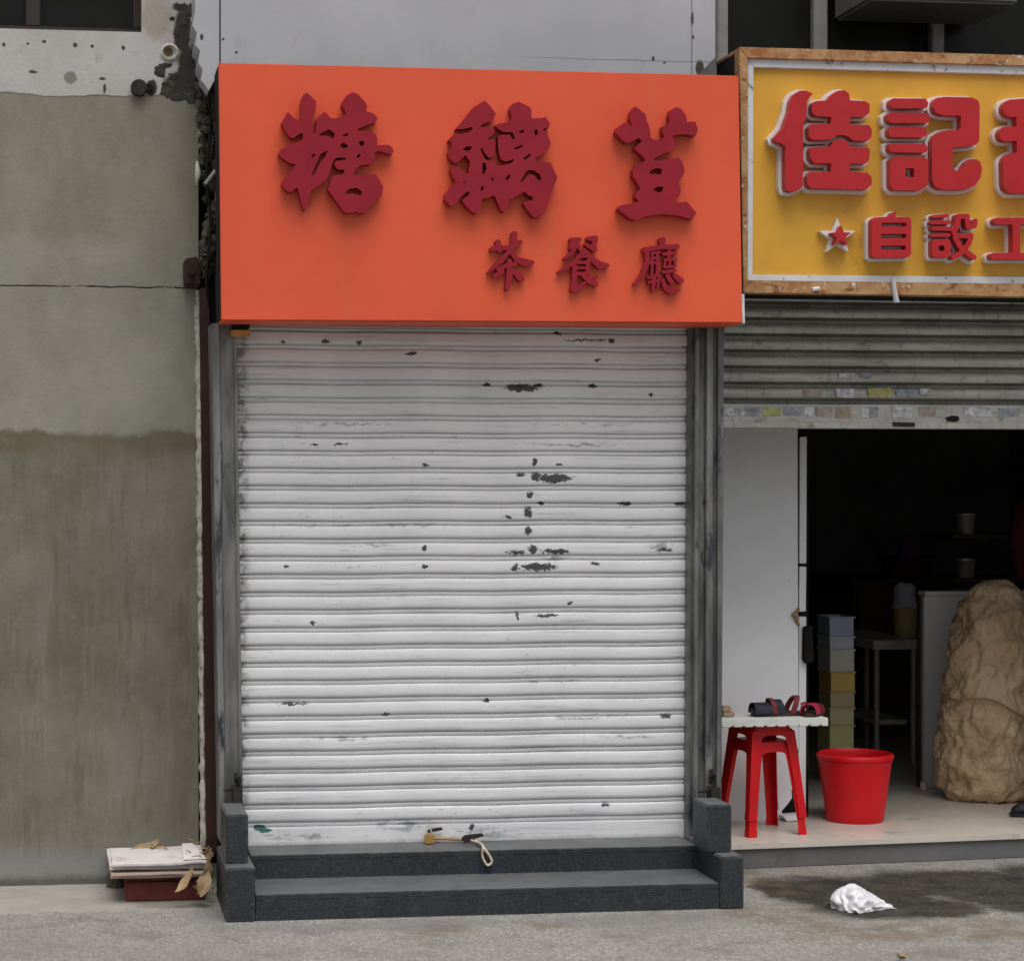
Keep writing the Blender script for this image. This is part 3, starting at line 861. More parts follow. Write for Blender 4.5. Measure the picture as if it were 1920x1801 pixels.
def smooth_path(P, n=4):
    P = [Vector(p) for p in P]; o_ = []
    for i in range(len(P) - 1):
        a_, b_, c_, d_ = P[max(i - 1, 0)], P[i], P[i + 1], P[min(i + 2, len(P) - 1)]
        for k in range(n):
            u = k / n
            o_.append(.5 * ((2 * b_) + (c_ - a_) * u + (2 * a_ - 5 * b_ + 4 * c_ - d_) * u * u + (3 * b_ - a_ - 3 * c_ + d_) * u ** 3))
    return o_ + [P[-1]]
m.tube(smooth_path([at(x, y, (-.05, -.10, -.150, -.154, -.156, -.155, -.152, -.151, -.150, -.10, -.05)[i]) for i, (x, y) in enumerate(lp)]), .0052, 7)
tag(obj('cord_loop', m, M['rope'], smooth=70), "pale cord loop dangling over the upper step from the shutter hasp", 'cord')

# ------------------------------------------------------------------ granite steps and side piers
Yf = -.335
z1 = (at(900, 1712, Yf)).z
zs1, zs2 = .093, .18
gs = thing('granite_steps', at(900, 1712, Yf), "two dark granite steps below the closed white shutter", 'steps')
xL, xR = at(480, 1700, Yf).x, at(1349, 1700, Yf).x
cuts = [xL, xR]
for a, b in zip(cuts, cuts[1:]):
    m = MB(); m.box((a + .0003, Yf + .0008, 0.0), (b - .0006, Yf + .20, zs1 - .0205)); obj('riser', m, M['granite'], gs, bevel=.001)
    m = MB(); m.box((a + .0004, Yf, zs1 - .02), (b - .0004, -.125, zs1)); obj('tread', m, M['granite'], gs, bevel=.0025)
x2L, x2R = at(470, 1600, -.14).x, at(1306, 1600, -.14).x
for a, b in ((x2L, x2R),):
    m = MB(); m.box((a + .0006, -.1438, zs1 + .0005), (b - .0006, .0, zs2 - .0185)); obj('riser', m, M['granite'], gs, bevel=.001)
    m = MB(); m.box((a + .0004, -.145, zs2 - .018), (b - .0004, .06, zs2)); obj('tread', m, M['granite'], gs, bevel=.0025)

def pier(lo, hi, yb, label):
    r = thing('granite_pier', at((lo[0] + lo[1]) / 2, 1715, Yf - .005), label, 'pier', 'granite piers at the ends of the steps')
    za, zb = .190, .364
    m = MB(); m.box((at(lo[0], 1700, Yf - .005).x, Yf - .005, 0), (at(lo[1], 1700, Yf - .005).x, -.03, za)); obj('lower_block', m, M['granite'], r, bevel=.005)
    m = MB(); m.box((at(hi[0], 1560, -.285).x, -.285, za + .0005), (at(hi[1], 1560, -.285).x, yb, zb)); obj('upper_block', m, M['granite'], r, bevel=.005)
pier((423.5, 478.6), (424.5, 465.6), -.10, "dark granite two-tier pier at the left end of the steps, beside the litter pile")
pier((1351, 1395), (1326, 1372), -.165, "dark granite two-tier pier at the right end of the steps, beside the red stools")

# ------------------------------------------------------------------ orange sign with raised characters
SY = -.20
sg = thing('shop_sign', at(900, 603, SY), "orange sign board with maroon raised characters above the closed white shutter", 'sign')
m = MB(); m.ppoly([(410, 118), (1385, 142), (1392, 605), (415, 600)], SY, .012); obj('face_panel', m, M['orange'], sg, bevel=.003)
m = MB(); m.ppoly([(410.5, 119), (1384, 143), (1391, 604), (415.5, 599)], SY + .0125, .16); obj('box', m, M['black'], sg)
m = MB(); m.ppoly([(1386.5, 552), (1396, 551), (1397, 607), (1393, 607)], SY + .004, .06); obj('edge_trim', m, M['trim_white'], sg, bevel=.002)
m = MB(); m.ppoly([(415.5, 599.5), (1391, 604.5), (1391, 607), (415.5, 602)], SY + .0125, .165); obj('underside', m, M['orange'], sg)

LD = .030   # letter depth
def letter(origin, sc, depth, **k):
    F = glyph_field(origin, sc, **k)
    slab_from(*F, 0.0, SY - depth, depth - .0005, 'character', M['maroon'], sg)

sugar = [(215, 320), (262, 372), (310, 420), (388, 442), (395, 330), (388, 200), (418, 100), (465, 62), (520, 105), (600, 185), (592, 270), (552, 400), (540, 500), (556, 610), (580, 610), (598, 500), (600, 430), (640, 375), (705, 322), (745, 350),
         (785, 402), (845, 415), (960, 385), (1000, 345), (975, 285), (945, 235), (950, 185), (1000, 110), (1090, 55), (1165, 88), (1270, 205), (1286, 245), (1268, 318), (1330, 332), (1392, 362), (1428, 412), (1410, 460), (1250, 515), (1160, 552), (1165, 578), (1280, 580),
         (1345, 592), (1405, 632), (1420, 690), (1422, 780), (1480, 770), (1580, 768), (1628, 808), (1645, 860), (1622, 892), (1540, 880), (1450, 852), (1400, 860), (1380, 890), (1392, 930), (1358, 1010), (1320, 1025), (1200, 1045), (1150, 1080), (1096, 1145),
         (1115, 1175), (1250, 1182), (1395, 1168), (1435, 1212), (1505, 1342), (1482, 1455), (1250, 1690), (1200, 1692), (1130, 1668), (1080, 1682), (980, 1682), (752, 1372), (800, 1222), (850, 1175), (955, 1165), (985, 1125), (965, 1098), (900, 1105), (852, 1062),
         (842, 1012), (870, 985), (1000, 966), (1000, 946), (890, 938), (850, 960), (812, 1015), (792, 1122), (742, 1222), (652, 1312), (530, 1392), (502, 1502), (452, 1652), (422, 1640), (372, 1452), (345, 1350), (320, 1355), (252, 1412), (200, 1392), (130, 1302),
         (142, 1252), (250, 1122), (322, 1042), (310, 1025), (250, 1020), (132, 942), (85, 892), (112, 832), (182, 802), (232, 790), (250, 765), (335, 735), (412, 690), (420, 615), (385, 612), (285, 682), (250, 672), (170, 562), (130, 472), (152, 432)]
letter((510, 165), 7.204, LD, polys=[sugar], holes=[
    [(625, 640), (700, 592), (775, 560), (850, 615), (830, 690), (760, 650)], [(940, 645), (1030, 605), (1020, 655)], [(915, 780), (970, 735), (1035, 785), (975, 822)],
    [(1165, 740), (1220, 708), (1255, 755), (1210, 790)], [(755, 840), (720, 925), (650, 1005), (565, 1175), (535, 1170), (600, 1020), (655, 890)],
    [(980, 1430), (1040, 1365), (1145, 1345), (1215, 1400), (1200, 1455), (1090, 1425)], [(1140, 925), (1185, 885), (1200, 915), (1160, 950)], [(530, 915), (575, 885), (590, 900), (550, 945)]])
goose = [(635, 62), (705, 125), (792, 240), (762, 315), (738, 345), (660, 362), (588, 400), (600, 428), (700, 410), (760, 422), (782, 482), (745, 530), (685, 568), (698, 592), (772, 580), (790, 650), (772, 800), (720, 832), (692, 830), (640, 770), (602, 695), (582, 715), (632, 835), (668, 872), (765, 872), (788, 948),
         (880, 938), (985, 912), (1040, 872), (1025, 850), (960, 880), (892, 878), (852, 840), (832, 765), (820, 650), (822, 540), (900, 522), (985, 522), (1018, 590), (1052, 580), (1018, 492), (900, 488), (822, 448), (778, 402), (842, 372), (940, 360), (1000, 332), (1008, 270), (980, 175), (1012, 110),
         (1100, 78), (1252, 150), (1275, 205), (1270, 302), (1390, 302), (1470, 285), (1525, 380), (1502, 440), (1440, 432), (1425, 470), (1480, 478), (1492, 545), (1535, 632), (1500, 722), (1430, 785), (1330, 838), (1330, 872), (1450, 892), (1530, 898), (1625, 1100), (1562, 1242), (1502, 1442), (1452, 1582), (1380, 1632),
         (1302, 1642), (1250, 1582), (1162, 1452), (1200, 1425), (1290, 1402), (1292, 1362), (1230, 1342), (1180, 1292), (1100, 1332), (980, 1400), (962, 1462), (912, 1572), (862, 1542), (800, 1402), (772, 1342), (700, 1372), (602, 1392), (590, 1482), (562, 1572), (512, 1592), (430, 1532), (338, 1422), (345, 1398),
         (425, 1335), (432, 1288), (370, 1318), (300, 1382), (232, 1472), (180, 1492), (100, 1402), (110, 1322), (222, 1192), (250, 1152), (212, 1102), (180, 1012), (200, 958), (282, 958), (310, 990), (380, 1042), (420, 1052), (432, 962), (445, 890), (378, 795), (345, 835), (282, 890), (232, 905), (160, 832), (150, 772),
         (188, 692), (198, 632), (150, 595), (230, 512), (330, 515), (425, 492), (485, 440), (462, 418), (350, 448), (248, 448), (382, 290), (480, 160)]
letter((820, 180), 7.204, LD, polys=[goose], holes=[
    [(1095, 485), (1170, 450), (1170, 495), (1120, 505)], [(1305, 470), (1348, 448), (1362, 510), (1325, 540)], [(1025, 712), (1140, 662), (1160, 682), (1060, 725)], [(1155, 850), (1245, 778), (1270, 795), (1190, 862)],
    [(1180, 1045), (1230, 1000), (1300, 1002), (1390, 1062), (1405, 1130), (1370, 1145), (1310, 1075), (1240, 1055), (1150, 1160), (1115, 1165)], [(915, 1115), (972, 1055), (990, 1080), (945, 1145)],
    [(590, 1230), (628, 1210), (620, 1275), (585, 1285)], [(720, 1115), (765, 1100), (752, 1160)], [(335, 722), (400, 682), (470, 682), (445, 735), (395, 745)], [(612, 905), (652, 895), (665, 985), (632, 1060), (602, 1045)], [(345, 1170), (375, 1150), (370, 1190)]])
bean = [(375, 72), (432, 105), (530, 188), (548, 290), (575, 335), (592, 430), (602, 515), (660, 545), (742, 540), (800, 500), (770, 430), (770, 350), (830, 330), (870, 308), (862, 200), (882, 122), (960, 82), (1032, 105), (1102, 208), (1112, 292), (1232, 288), (1265, 400), (1235, 490), (1100, 463), (962, 470), (912, 488),
        (935, 560), (942, 660), (922, 690), (802, 730), (702, 778), (640, 818), (660, 838), (900, 812), (992, 790), (1042, 842), (1080, 970), (1052, 1062), (975, 1102), (985, 1142), (1025, 1242), (1002, 1342), (905, 1392), (1000, 1428), (1110, 1408), (1245, 1570), (1192, 1662), (1000, 1610), (760, 1585), (520, 1620), (390, 1672), (300, 1642),
        (140, 1512), (182, 1460), (330, 1440), (440, 1402), (385, 1352), (400, 1272), (455, 1240), (440, 1192), (350, 1042), (350, 962), (422, 880), (525, 838), (505, 792), (370, 662), (445, 590), (480, 560), (430, 512), (370, 552), (270, 592), (210, 552), (110, 442), (130, 372), (220, 310), (292, 312), (345, 362), (312, 240), (322, 160)]
letter((1140, 190), 7.505, LD, polys=[bean], holes=[[(575, 1025), (610, 965), (690, 938), (765, 955), (745, 1030), (660, 1022)], [(625, 1245), (700, 1200), (785, 1205), (765, 1270), (705, 1285)]])
SD = .018
letter((905, 430), 13.855, SD, h=.45, strokes=[
    ([(400, 330), (450, 520)], [62]), ([(830, 130), (790, 480)], [75, 50]), ([(250, 520), (430, 470), (700, 480), (980, 330)], [55]), ([(700, 560), (480, 810), (300, 980), (140, 1120)], [50, 62, 48, 18]),
    ([(720, 560), (900, 790), (1130, 870), (1290, 860)], [45, 65, 88, 50]), ([(410, 1040), (600, 940), (840, 900)], [48]), ([(700, 830), (700, 1200), (640, 1530)], [62, 72, 50]), ([(510, 1090), (300, 1220)], [55, 40]), ([(830, 1110), (1000, 1280)], [50, 78])])
letter((1040, 435), 13.855, SD, h=.45, strokes=[
    ([(450, 200), (650, 190)], [55, 45]), ([(500, 200), (430, 400)], [50]), ([(600, 280), (450, 540), (260, 690)], [50, 45, 28]), ([(560, 300), (690, 480)], [40]), ([(880, 170), (1060, 160), (1010, 400)], [50, 62, 55]), ([(820, 330), (1040, 450)], [40, 60]),
    ([(770, 480), (560, 740), (330, 900), (110, 1040)], [48, 55, 48, 26]), ([(790, 490), (990, 720), (1180, 860), (1360, 870)], [48, 62, 88, 52]), ([(600, 640), (880, 630)], [36]), ([(560, 790), (880, 790)], [40]), ([(520, 830), (510, 1300), (480, 1490)], [52, 58, 62]),
    ([(880, 740), (860, 1060)], [46]), ([(560, 930), (860, 930)], [34]), ([(560, 1080), (880, 1070)], [40]), ([(500, 1510), (640, 1430), (790, 1310)], [55, 55, 28]), ([(740, 1130), (900, 1270), (1060, 1360)], [46, 60, 62]), ([(1080, 1170), (900, 1230)], [42, 34])])
letter((1180, 440), 13.855, SD, h=.42, strokes=[
    ([(860, 150), (850, 290)], [80, 60]), ([(400, 390), (850, 320), (1240, 310)], [58, 50, 62]), ([(460, 420), (480, 720), (340, 1040), (130, 1280)], [52, 58, 48, 22]), ([(590, 480), (770, 460)], [34]), ([(590, 610), (760, 600)], [30]), ([(560, 740), (780, 720)], [34]),
    ([(600, 480), (590, 1060)], [32]), ([(730, 470), (720, 1000)], [32]), ([(500, 1120), (780, 1040)], [38]), ([(650, 1090), (620, 1440)], [46, 36]), ([(520, 1230), (760, 1190)], [34]), ([(900, 500), (1190, 480)], [40]), ([(1040, 400), (1030, 640)], [36]), ([(930, 650), (1210, 640)], [34]),
    ([(940, 650), (920, 830)], [30]), ([(1200, 640), (1180, 830)], [32]), ([(1060, 650), (1050, 830)], [28]), ([(920, 840), (1190, 830)], [34]), ([(880, 970), (1190, 930)], [38]), ([(870, 1180), (940, 1380), (1080, 1480), (1270, 1440)], [46, 56, 60, 42]), ([(1000, 1070), (1090, 1220)], [50, 56]),
    ([(1190, 1070), (1340, 1190)], [56, 72]), ([(790, 1060), (740, 1350)], [38, 28])])

# ------------------------------------------------------------------ yellow sign in a rusty frame
YY = -.12
ys = thing('shop_sign', at(1640, 550, YY), "yellow sign with red block characters in a rusty frame over the open shop", 'sign')
PX1 = 2110
def ln(xa, ya, xb, yb, x): return ya + (yb - ya) * (x - xa) / (xb - xa)
tf = lambda x: ln(1386, 88, 1920, 104, x)       # outer top
ti = lambda x: ln(1400, 109, 1920, 124, x)      # frame/trim
tt = lambda x: ln(1412, 126, 1920, 140, x)      # trim/panel
bp = lambda x: ln(1410, 515, 1920, 519, x)      # panel bottom
bt = lambda x: ln(1402, 526, 1920, 533, x)      # trim bottom
bf = lambda x: ln(1400, 549, 1920, 557, x)      # frame bottom
m = MB(); m.ppoly([(1410, tt(1410)), (PX1, tt(PX1)), (PX1, bp(PX1)), (1410, bp(1410))], YY, .02); obj('face_panel', m, M['yellow'], ys)
m = MB()
m.ppoly([(1402, ti(1402)), (PX1, ti(PX1)), (PX1, tt(PX1)), (1413, tt(1413))], YY - .012, .03)
m.ppoly([(1402, ti(1402)), (1413, tt(1413)), (1411, bp(1411)), (1402, bt(1402))], YY - .012, .03)
m.ppoly([(1402, bt(1402)), (1411, bp(1411)), (PX1, bp(PX1)), (PX1, bt(PX1))], YY - .012, .03)
obj('trim', m, M['trim_white'], ys, bevel=.0015)
m = MB()
m.ppoly([(1386, tf(1386)), (PX1 + 20, tf(PX1)), (PX1 + 20, ti(PX1)), (1402, ti(1402))], YY - .022, .04)
m.ppoly([(1386, tf(1386)), (1402, ti(1402)), (1402, bt(1402)), (1394, bf(1394))], YY - .022, .04)
m.ppoly([(1394, bf(1394)), (1402, bt(1402)), (PX1 + 20, bt(PX1)), (PX1 + 20, bf(PX1))], YY - .022, .04)
obj('frame', m, M['rust_frame'], ys, bevel=.002)
m = MB(); m.ppoly([(1387, tf(1387) + 2), (PX1, tf(PX1) + 2), (PX1, bf(PX1) - 2), (1395, bf(1395) - 2)], YY + .021, .19); obj('box', m, M['black'], ys)
m = MB(); m.ppoly([(1386.5, tf(1386)), (1396, tf(1396)), (1396, tf(1396) + 7), (1386.5, tf(1386) + 7)], YY + .019, .195); obj('side_bar', m, M['rust_frame'], ys, bevel=.002)
m = MB(); m.tube([at(1674, 522, YY - .028), at(1677, 545, YY - .028), at(1681, 567, YY - .026)], [.008, .0085, .010], 8)
obj('hanging_tube', m, M['trim_white'], ys, smooth=50)
m = MB(); m.tube([at(1523, 543, YY - .024), at(1536, 541, YY - .026)], .008, 7); obj('paint_flake', m, M['letter_white'], ys)

RF, RB, WF = YY - .046, YY - .020, YY - .019
def block(origin, sc, off, names='character', back=.019, **k):
    F, x0, y0, h = glyph_field(origin, sc, **k)
    ch_ = slab_from(F, x0, y0, h, 0.0, RF, RB - RF, names, M['red_letter'], ys)
    # foam backing: same outline grown, set straight behind the red face
    fx, fz = .0, .0
    slab_from(F, x0 - SHX, y0 - SHY, h, off, WF, .0185, 'backing', M['letter_white'], ch_)
SHX = (1650 - 130) * .026 / 5.08 + 0.0
SHY = -(900 - 280) * .026 / 5.08
jia = [[(550, 158), (640, 158), (738, 200), (652, 310), (650, 400), (640, 560), (600, 640), (592, 1400), (590, 1560), (540, 1612), (440, 1642), (350, 1622), (330, 1560), (330, 1100), (340, 982), (290, 940), (190, 902), (168, 850), (300, 700), (390, 450), (410, 300), (460, 208)],
       [(740, 330), (800, 310), (960, 300), (1010, 220), (1100, 160), (1200, 150), (1270, 200), (1282, 300), (1500, 310), (1570, 350), (1572, 480), (1510, 540), (1290, 545), (1280, 645), (1300, 660), (1560, 660), (1602, 720), (1602, 830), (1560, 888), (1490, 898), (1330, 890), (1270, 840), (1200, 810), (1100, 810), (1010, 870), (900, 880), (730, 880), (680, 840), (672, 700), (720, 650), (1000, 642), (1010, 545), (780, 530), (730, 480), (722, 380)],
       [(710, 990), (990, 980), (1040, 900), (1150, 865), (1240, 900), (1290, 980), (1540, 990), (1576, 1030), (1562, 1180), (1510, 1230), (1280, 1230), (1275, 1345), (1540, 1360), (1602, 1430), (1602, 1540), (1530, 1610), (720, 1590), (660, 1540), (650, 1420), (700, 1350), (1000, 1350), (1010, 1225), (760, 1220), (700, 1150), (690, 1050)]]
block((1430, 150), 7.83, 5.0, polys=jia)
ji = [[(200, 265), (240, 237), (650, 240), (690, 290), (680, 350), (600, 366), (240, 368), (200, 330)], [(160, 455), (200, 420), (660, 425), (712, 470), (712, 530), (680, 555), (220, 555), (168, 520)], [(180, 640), (220, 600), (630, 605), (678, 660), (670, 710), (620, 740), (220, 735), (180, 700)],
      [(188, 822), (640, 820), (684, 870), (672, 920), (630, 940), (220, 930), (188, 890)], [(200, 1030), (260, 985), (640, 990), (692, 1030), (692, 1340), (630, 1402), (560, 1422), (250, 1415), (200, 1360)],
      [(800, 230), (900, 218), (1250, 225), (1330, 260), (1352, 330), (1346, 780), (1310, 832), (1250, 850), (1008, 870), (1000, 1000), (1000, 1130), (1040, 1165), (1110, 1155), (1170, 1062), (1230, 1018), (1310, 1018), (1362, 1060), (1382, 1140), (1362, 1260), (1290, 1360), (1200, 1402), (1050, 1412), (850, 1405), (770, 1360), (738, 1270), (738, 780), (770, 710), (850, 662), (960, 645), (1080, 650), (1108, 610), (1110, 460), (880, 455), (790, 420), (756, 350), (764, 270)]]
block((1640, 150), 6.857, 5.0, polys=ji, holes=[[(398, 1135), (508, 1135), (508, 1250), (398, 1250)]])
block((0, 0), 1, 5.0, strokes=[([(1897, 203.3), (1957, 199.1)], [16.5]), ([(1887, 251.4), (1962, 250.7)], [13.5]), ([(1925, 206), (1926, 297)], [19]), ([(1900, 306.2), (1949, 305.4), (1950, 342), (1901, 342.8), (1900, 306.2)], [19.5])])
block((0, 0), 1, 5.0, strokes=[([(1985, 225), (2070, 225)], [15]), ([(2000, 195), (2000, 345)], [14]), ([(2055, 195), (2055, 345)], [14]), ([(2000, 285), (2055, 285)], [12]), ([(2000, 345), (2055, 345)], [14])])
st = []
for i in range(10):
    a = -math.pi / 2 + i * math.pi / 5
    r = 205 if i % 2 == 0 else 84
    st.append((478 + r * math.cos(a), 530 + r * math.sin(a)))
F, x0, y0, h = glyph_field((1530, 390), 10.105, polys=[st], h=.45)
star_o = slab_from(F, x0, y0, h, 0.0, RF, RB - RF, 'star', M['red_letter'], ys)
st2 = [(478 + (x - 478) * 1.75, 530 + (y - 530) * 1.75) for x, y in st]
F, x0, y0, h = glyph_field((1530, 390), 10.105, polys=[st2], h=.45)
slab_from(F, x0 - SHX * .9, y0 + 1.5, h, 0.0, WF, .0185, 'backing', M['letter_white'], star_o)
zi = [[(1060, 230), (1110, 180), (1400, 165), (1440, 90), (1500, 68), (1525, 100), (1500, 170), (1760, 170), (1805, 220), (1805, 870), (1755, 932), (1130, 942), (1060, 900)]]
block((1530, 390), 10.105, 3.6, polys=zi, h=.5, holes=[[(1245, 280), (1712, 280), (1712, 350), (1245, 350)], [(1230, 490), (1712, 490), (1712, 570), (1230, 570)], [(1230, 712), (1700, 712), (1700, 790), (1230, 790)]])
block((1720, 380), 9.6, 3.6, h=.45, strokes=[([(300, 250), (540, 232)], [30]), ([(275, 358), (580, 352)], [34]), ([(300, 465), (590, 472)], [36]), ([(290, 585), (570, 582)], [32]), ([(325, 715), (545, 715), (545, 925), (325, 925), (325, 715)], [56]),
    ([(740, 250), (725, 400), (660, 520)], [48]), ([(740, 245), (900, 245), (915, 430), (1030, 420), (1045, 330)], [44]), ([(680, 595), (970, 595), (930, 740), (820, 880), (660, 980)], [44]), ([(690, 640), (800, 820), (1020, 985)], [46])])
block((1720, 380), 9.6, 3.6, h=.5, strokes=[([(1440, 330), (2130, 330)], [62]), ([(1785, 330), (1785, 950)], [66]), ([(1380, 960), (2190, 960)], [60])])

# ------------------------------------------------------------------ half-raised shutter of the next shop
RY = .10
r2 = thing('roller_shutter', at(1640, 800, RY), "half-raised grimy galvanised shutter with torn stickers under the yellow sign", 'shutter')
q0, q1 = at(1350, 700, RY).x, at(2150, 700, RY).x
pz = [at(1640, y, RY).z for y in (548, 577, 606, 637, 668, 697, 728)]
P2 = (pz[0] - pz[-1]) / 6
prof2 = [(0, .052), (.02, -.004), (.10, -.010), (.30, -.0135), (.52, -.012), (.62, -.007), (.66, .030), (.75, .060), (.92, .060), (1, .055)]
L2 = q1 - q0
bm = bmesh.new(); rows = []
for fz, y in prof2:
    rows.append([bm.verts.new((L2 * (i / 16 - .5), y + .001 * math.sin(i * 1.3), -fz * P2)) for i in range(17)])
for a, b in zip(rows, rows[1:]):
    for i in range(16): bm.faces.new((a[i], b[i], b[i + 1], a[i + 1]))
me2 = bpy.data.meshes.new('slat'); bm.to_mesh(me2); bm.free(); me2.materials.append(M['shutter2'])
for p in me2.polygons: p.use_smooth = True
me2.set_sharp_from_angle(angle=math.radians(38))
TILT = -.0035
for k in range(-3, 7):
    o = link('slat', me2, None, r2, Vector(((q0 + q1) / 2, RY + rr.uniform(-.001, .001), pz[0] - k * P2)))
    o.rotation_euler = (0, 0, 0)
zr1, zr0 = pz[0] - 7 * P2 - .001, at(1640, 803, RY).z
m = MB(); m.box((q0, RY - .012, zr0), (q1, RY + .012, zr1)); m.box((q0, RY - .022, zr0 - .002), (q1, RY + .02, zr0 + .022))
obj('bottom_rail', m, M['shutter2'], r2, bevel=.003)
zrl = lambda px, y: at(px, y, RY - .013)
rs3 = random.Random(11)
sticks = [(1376, 772, 20, 8, 'sticker_white'), (1412, 770, 14, 9, 'sticker_blue'), (1447, 771, 17, 9, 'sticker_yellow'), (1487, 770, 16, 9, 'sticker_blue'), (1519, 772, 12, 11, 'sticker_white'), (1545, 771, 16, 10, 'sticker_rose'), (1581, 772, 14, 11, 'sticker_tan'),
          (1621, 772, 9, 11, 'sticker_white'), (1640, 770, 8, 11, 'sticker_blue'), (1692, 774, 20, 11, 'sticker_white'), (1739, 771, 17, 9, 'sticker_rose'), (1833, 772, 24, 9, 'sticker_white'), (1892, 773, 20, 8, 'sticker_blue')]
for x, y, a, b, mt in sticks:
    m = MB()
    pts = [(x - a + rs3.uniform(-2, 2), y - b), (x + rs3.uniform(-3, 3), y - b + rs3.uniform(-1, 2)), (x + a, y - b + rs3.uniform(-1, 2)), (x + a + rs3.uniform(-3, 2), y + b), (x - a + rs3.uniform(-2, 3), y + b + rs3.uniform(-2, 1))]
    m.ppoly([(p, min(max(q, 763), 784)) for p, q in pts], RY - .0136, .001)
    obj('sticker', m, M[mt], r2)
for x, y, a, b, mt in [(1525, 736, 18, 7, 'sticker_rose'), (1585, 737, 17, 9, 'sticker_white'), (1650, 736, 22, 9, 'sticker_yellow'), (1700, 736, 20, 7, 'sticker_blue'), (1735, 734, 10, 6, 'sticker_white'), (1588, 704, 15, 5, 'sticker_white'), (1625, 703, 11, 5, 'sticker_blue')]:
    m = MB(); yb = RY - .0155
    m.ppoly([(x - a, y - b + 1), (x + a, y - b), (x + a - 2, y + b), (x - a + 1, y + b - 1)], yb, .001)
    obj('sticker', m, M[mt], r2)
m = MB(); m.ppoly([(1772, 783), (1785, 779), (1797, 780), (1799, 787), (1789, 791), (1777, 789)], RY - .0140, .001); obj('hole', m, M['black'], r2)
m = MB(); m.ppoly([(1675, 791), (1716, 792), (1716, 800), (1675, 799)], RY - .026, .005); obj('lock_slot', m, M['rust_dark'], r2, bevel=.001)

# ------------------------------------------------------------------ shop interior shell
FZ = .10
fa, fb = atz(1368, 1584, FZ), atz(1920, 1563, FZ)
dirv = (fb - fa); dirv.z = 0; dirv.normalize()
fc = fa + dirv * 3.4
IW_X = 5.9
back_y = 3.3
x_left = at(1345, 1550, .3).x
fl = MB()
fl.prism([(fa.x - .12, fa.y + .0, FZ - .02), (fc.x, fc.y, FZ - .02), (fc.x, back_y, FZ - .02), (fa.x - .12, back_y, FZ - .02)], (0, 0, .02))
pf = obj('shop_floor', fl, M['floor_tile'])
tag(pf, kind='structure')
kb = MB()
off = Vector((-dirv.y, dirv.x, 0)) * .012
kb.prism([(fa.x - .12, fa.y + .008, 0), (fc.x, fc.y + .008, 0), (fc.x, fc.y + .3, 0), (fa.x - .12, fa.y + .3, 0)], (0, 0, FZ - .021))
tag(obj('kerb', kb, M['kerb_stone'], bevel=.003), kind='structure')
sh = thing('open_shop', at(1640, 1560, .6), "dim open shop interior with a white left panel, beneath the yellow sign", 'shop')
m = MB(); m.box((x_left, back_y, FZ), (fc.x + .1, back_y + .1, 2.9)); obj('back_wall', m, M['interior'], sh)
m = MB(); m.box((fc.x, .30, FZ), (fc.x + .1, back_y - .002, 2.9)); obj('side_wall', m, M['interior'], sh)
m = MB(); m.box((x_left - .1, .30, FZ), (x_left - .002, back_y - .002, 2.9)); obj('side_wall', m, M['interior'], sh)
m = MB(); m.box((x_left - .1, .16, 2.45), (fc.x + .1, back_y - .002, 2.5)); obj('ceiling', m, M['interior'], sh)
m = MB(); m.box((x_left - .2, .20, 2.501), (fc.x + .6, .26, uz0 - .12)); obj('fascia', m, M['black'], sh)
m = MB(); m.box((at(2150, 900, RY).x, .12, 0), (at(2150, 900, RY).x + 1.2, .28, 3.3)); obj('front_wall', m, M['white_wall'], sh)
PY = .52
m = MB()
m.ppoly([(1335, 690), (1495, 690), (1497, 1400), (1491, 1420), (1492, 1440), (1487, 1455), (1489, 1470), (1484, 1480), (1485, 1495), (1476, 1508), (1466, 1519), (1466, 1541), (1335, 1541)], PY, .018)
obj('panel', m, M['panel_white'], sh)
m = MB(); m.ppoly([(1350, 1337), (1460, 1336.4), (1460, 1339), (1350, 1339.6)], PY - .0015, .001); obj('panel_joint', m, M['win_frame'], sh)
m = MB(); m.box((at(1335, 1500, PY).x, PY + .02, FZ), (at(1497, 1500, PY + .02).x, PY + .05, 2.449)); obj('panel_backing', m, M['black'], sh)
m = MB(); m.ppoly([(1500, 819), (1513, 819), (1512, 1056), (1499, 1056)], PY + .02, .03); m.ppoly([(1499, 1062), (1512, 1062), (1511, 1146), (1498, 1146)], PY + .02, .03); m.ppoly([(1498, 1156), (1512, 1156), (1511, 1537), (1497, 1537)], PY + .02, .03)
obj('door_frame', m, M['panel_white'], sh, bevel=.002)
m = MB(); m.box((at(1499, 1500, PY + .05).x, PY + .051, FZ), (at(1516, 1500, PY + .05).x, PY + .12, 2.449)); obj('door_post', m, M['black'], sh)
m = MB(); m.tube([at(1497, 1140, PY), at(1489, 1152, PY - .005), at(1494, 1166, PY), at(1498, 1172, PY)], [.008, .012, .008, .005], 7); obj('hinge', m, M['rod_rust'], sh, disp=.004, dscale=80)
m = MB(); m.ppoly([(1508, 1175), (1524, 1172), (1527, 1240), (1514, 1245), (1507, 1238)], PY + .0, .018); obj('door_handle', m, M['black'], sh, bevel=.004)
m = MB(); m.ppoly([(1476, 1539), (1500, 1537), (1506, 1531), (1502, 1526), (1468, 1529)], PY - .03, .04); obj('foot_strip', m, M['panel_white'], sh)

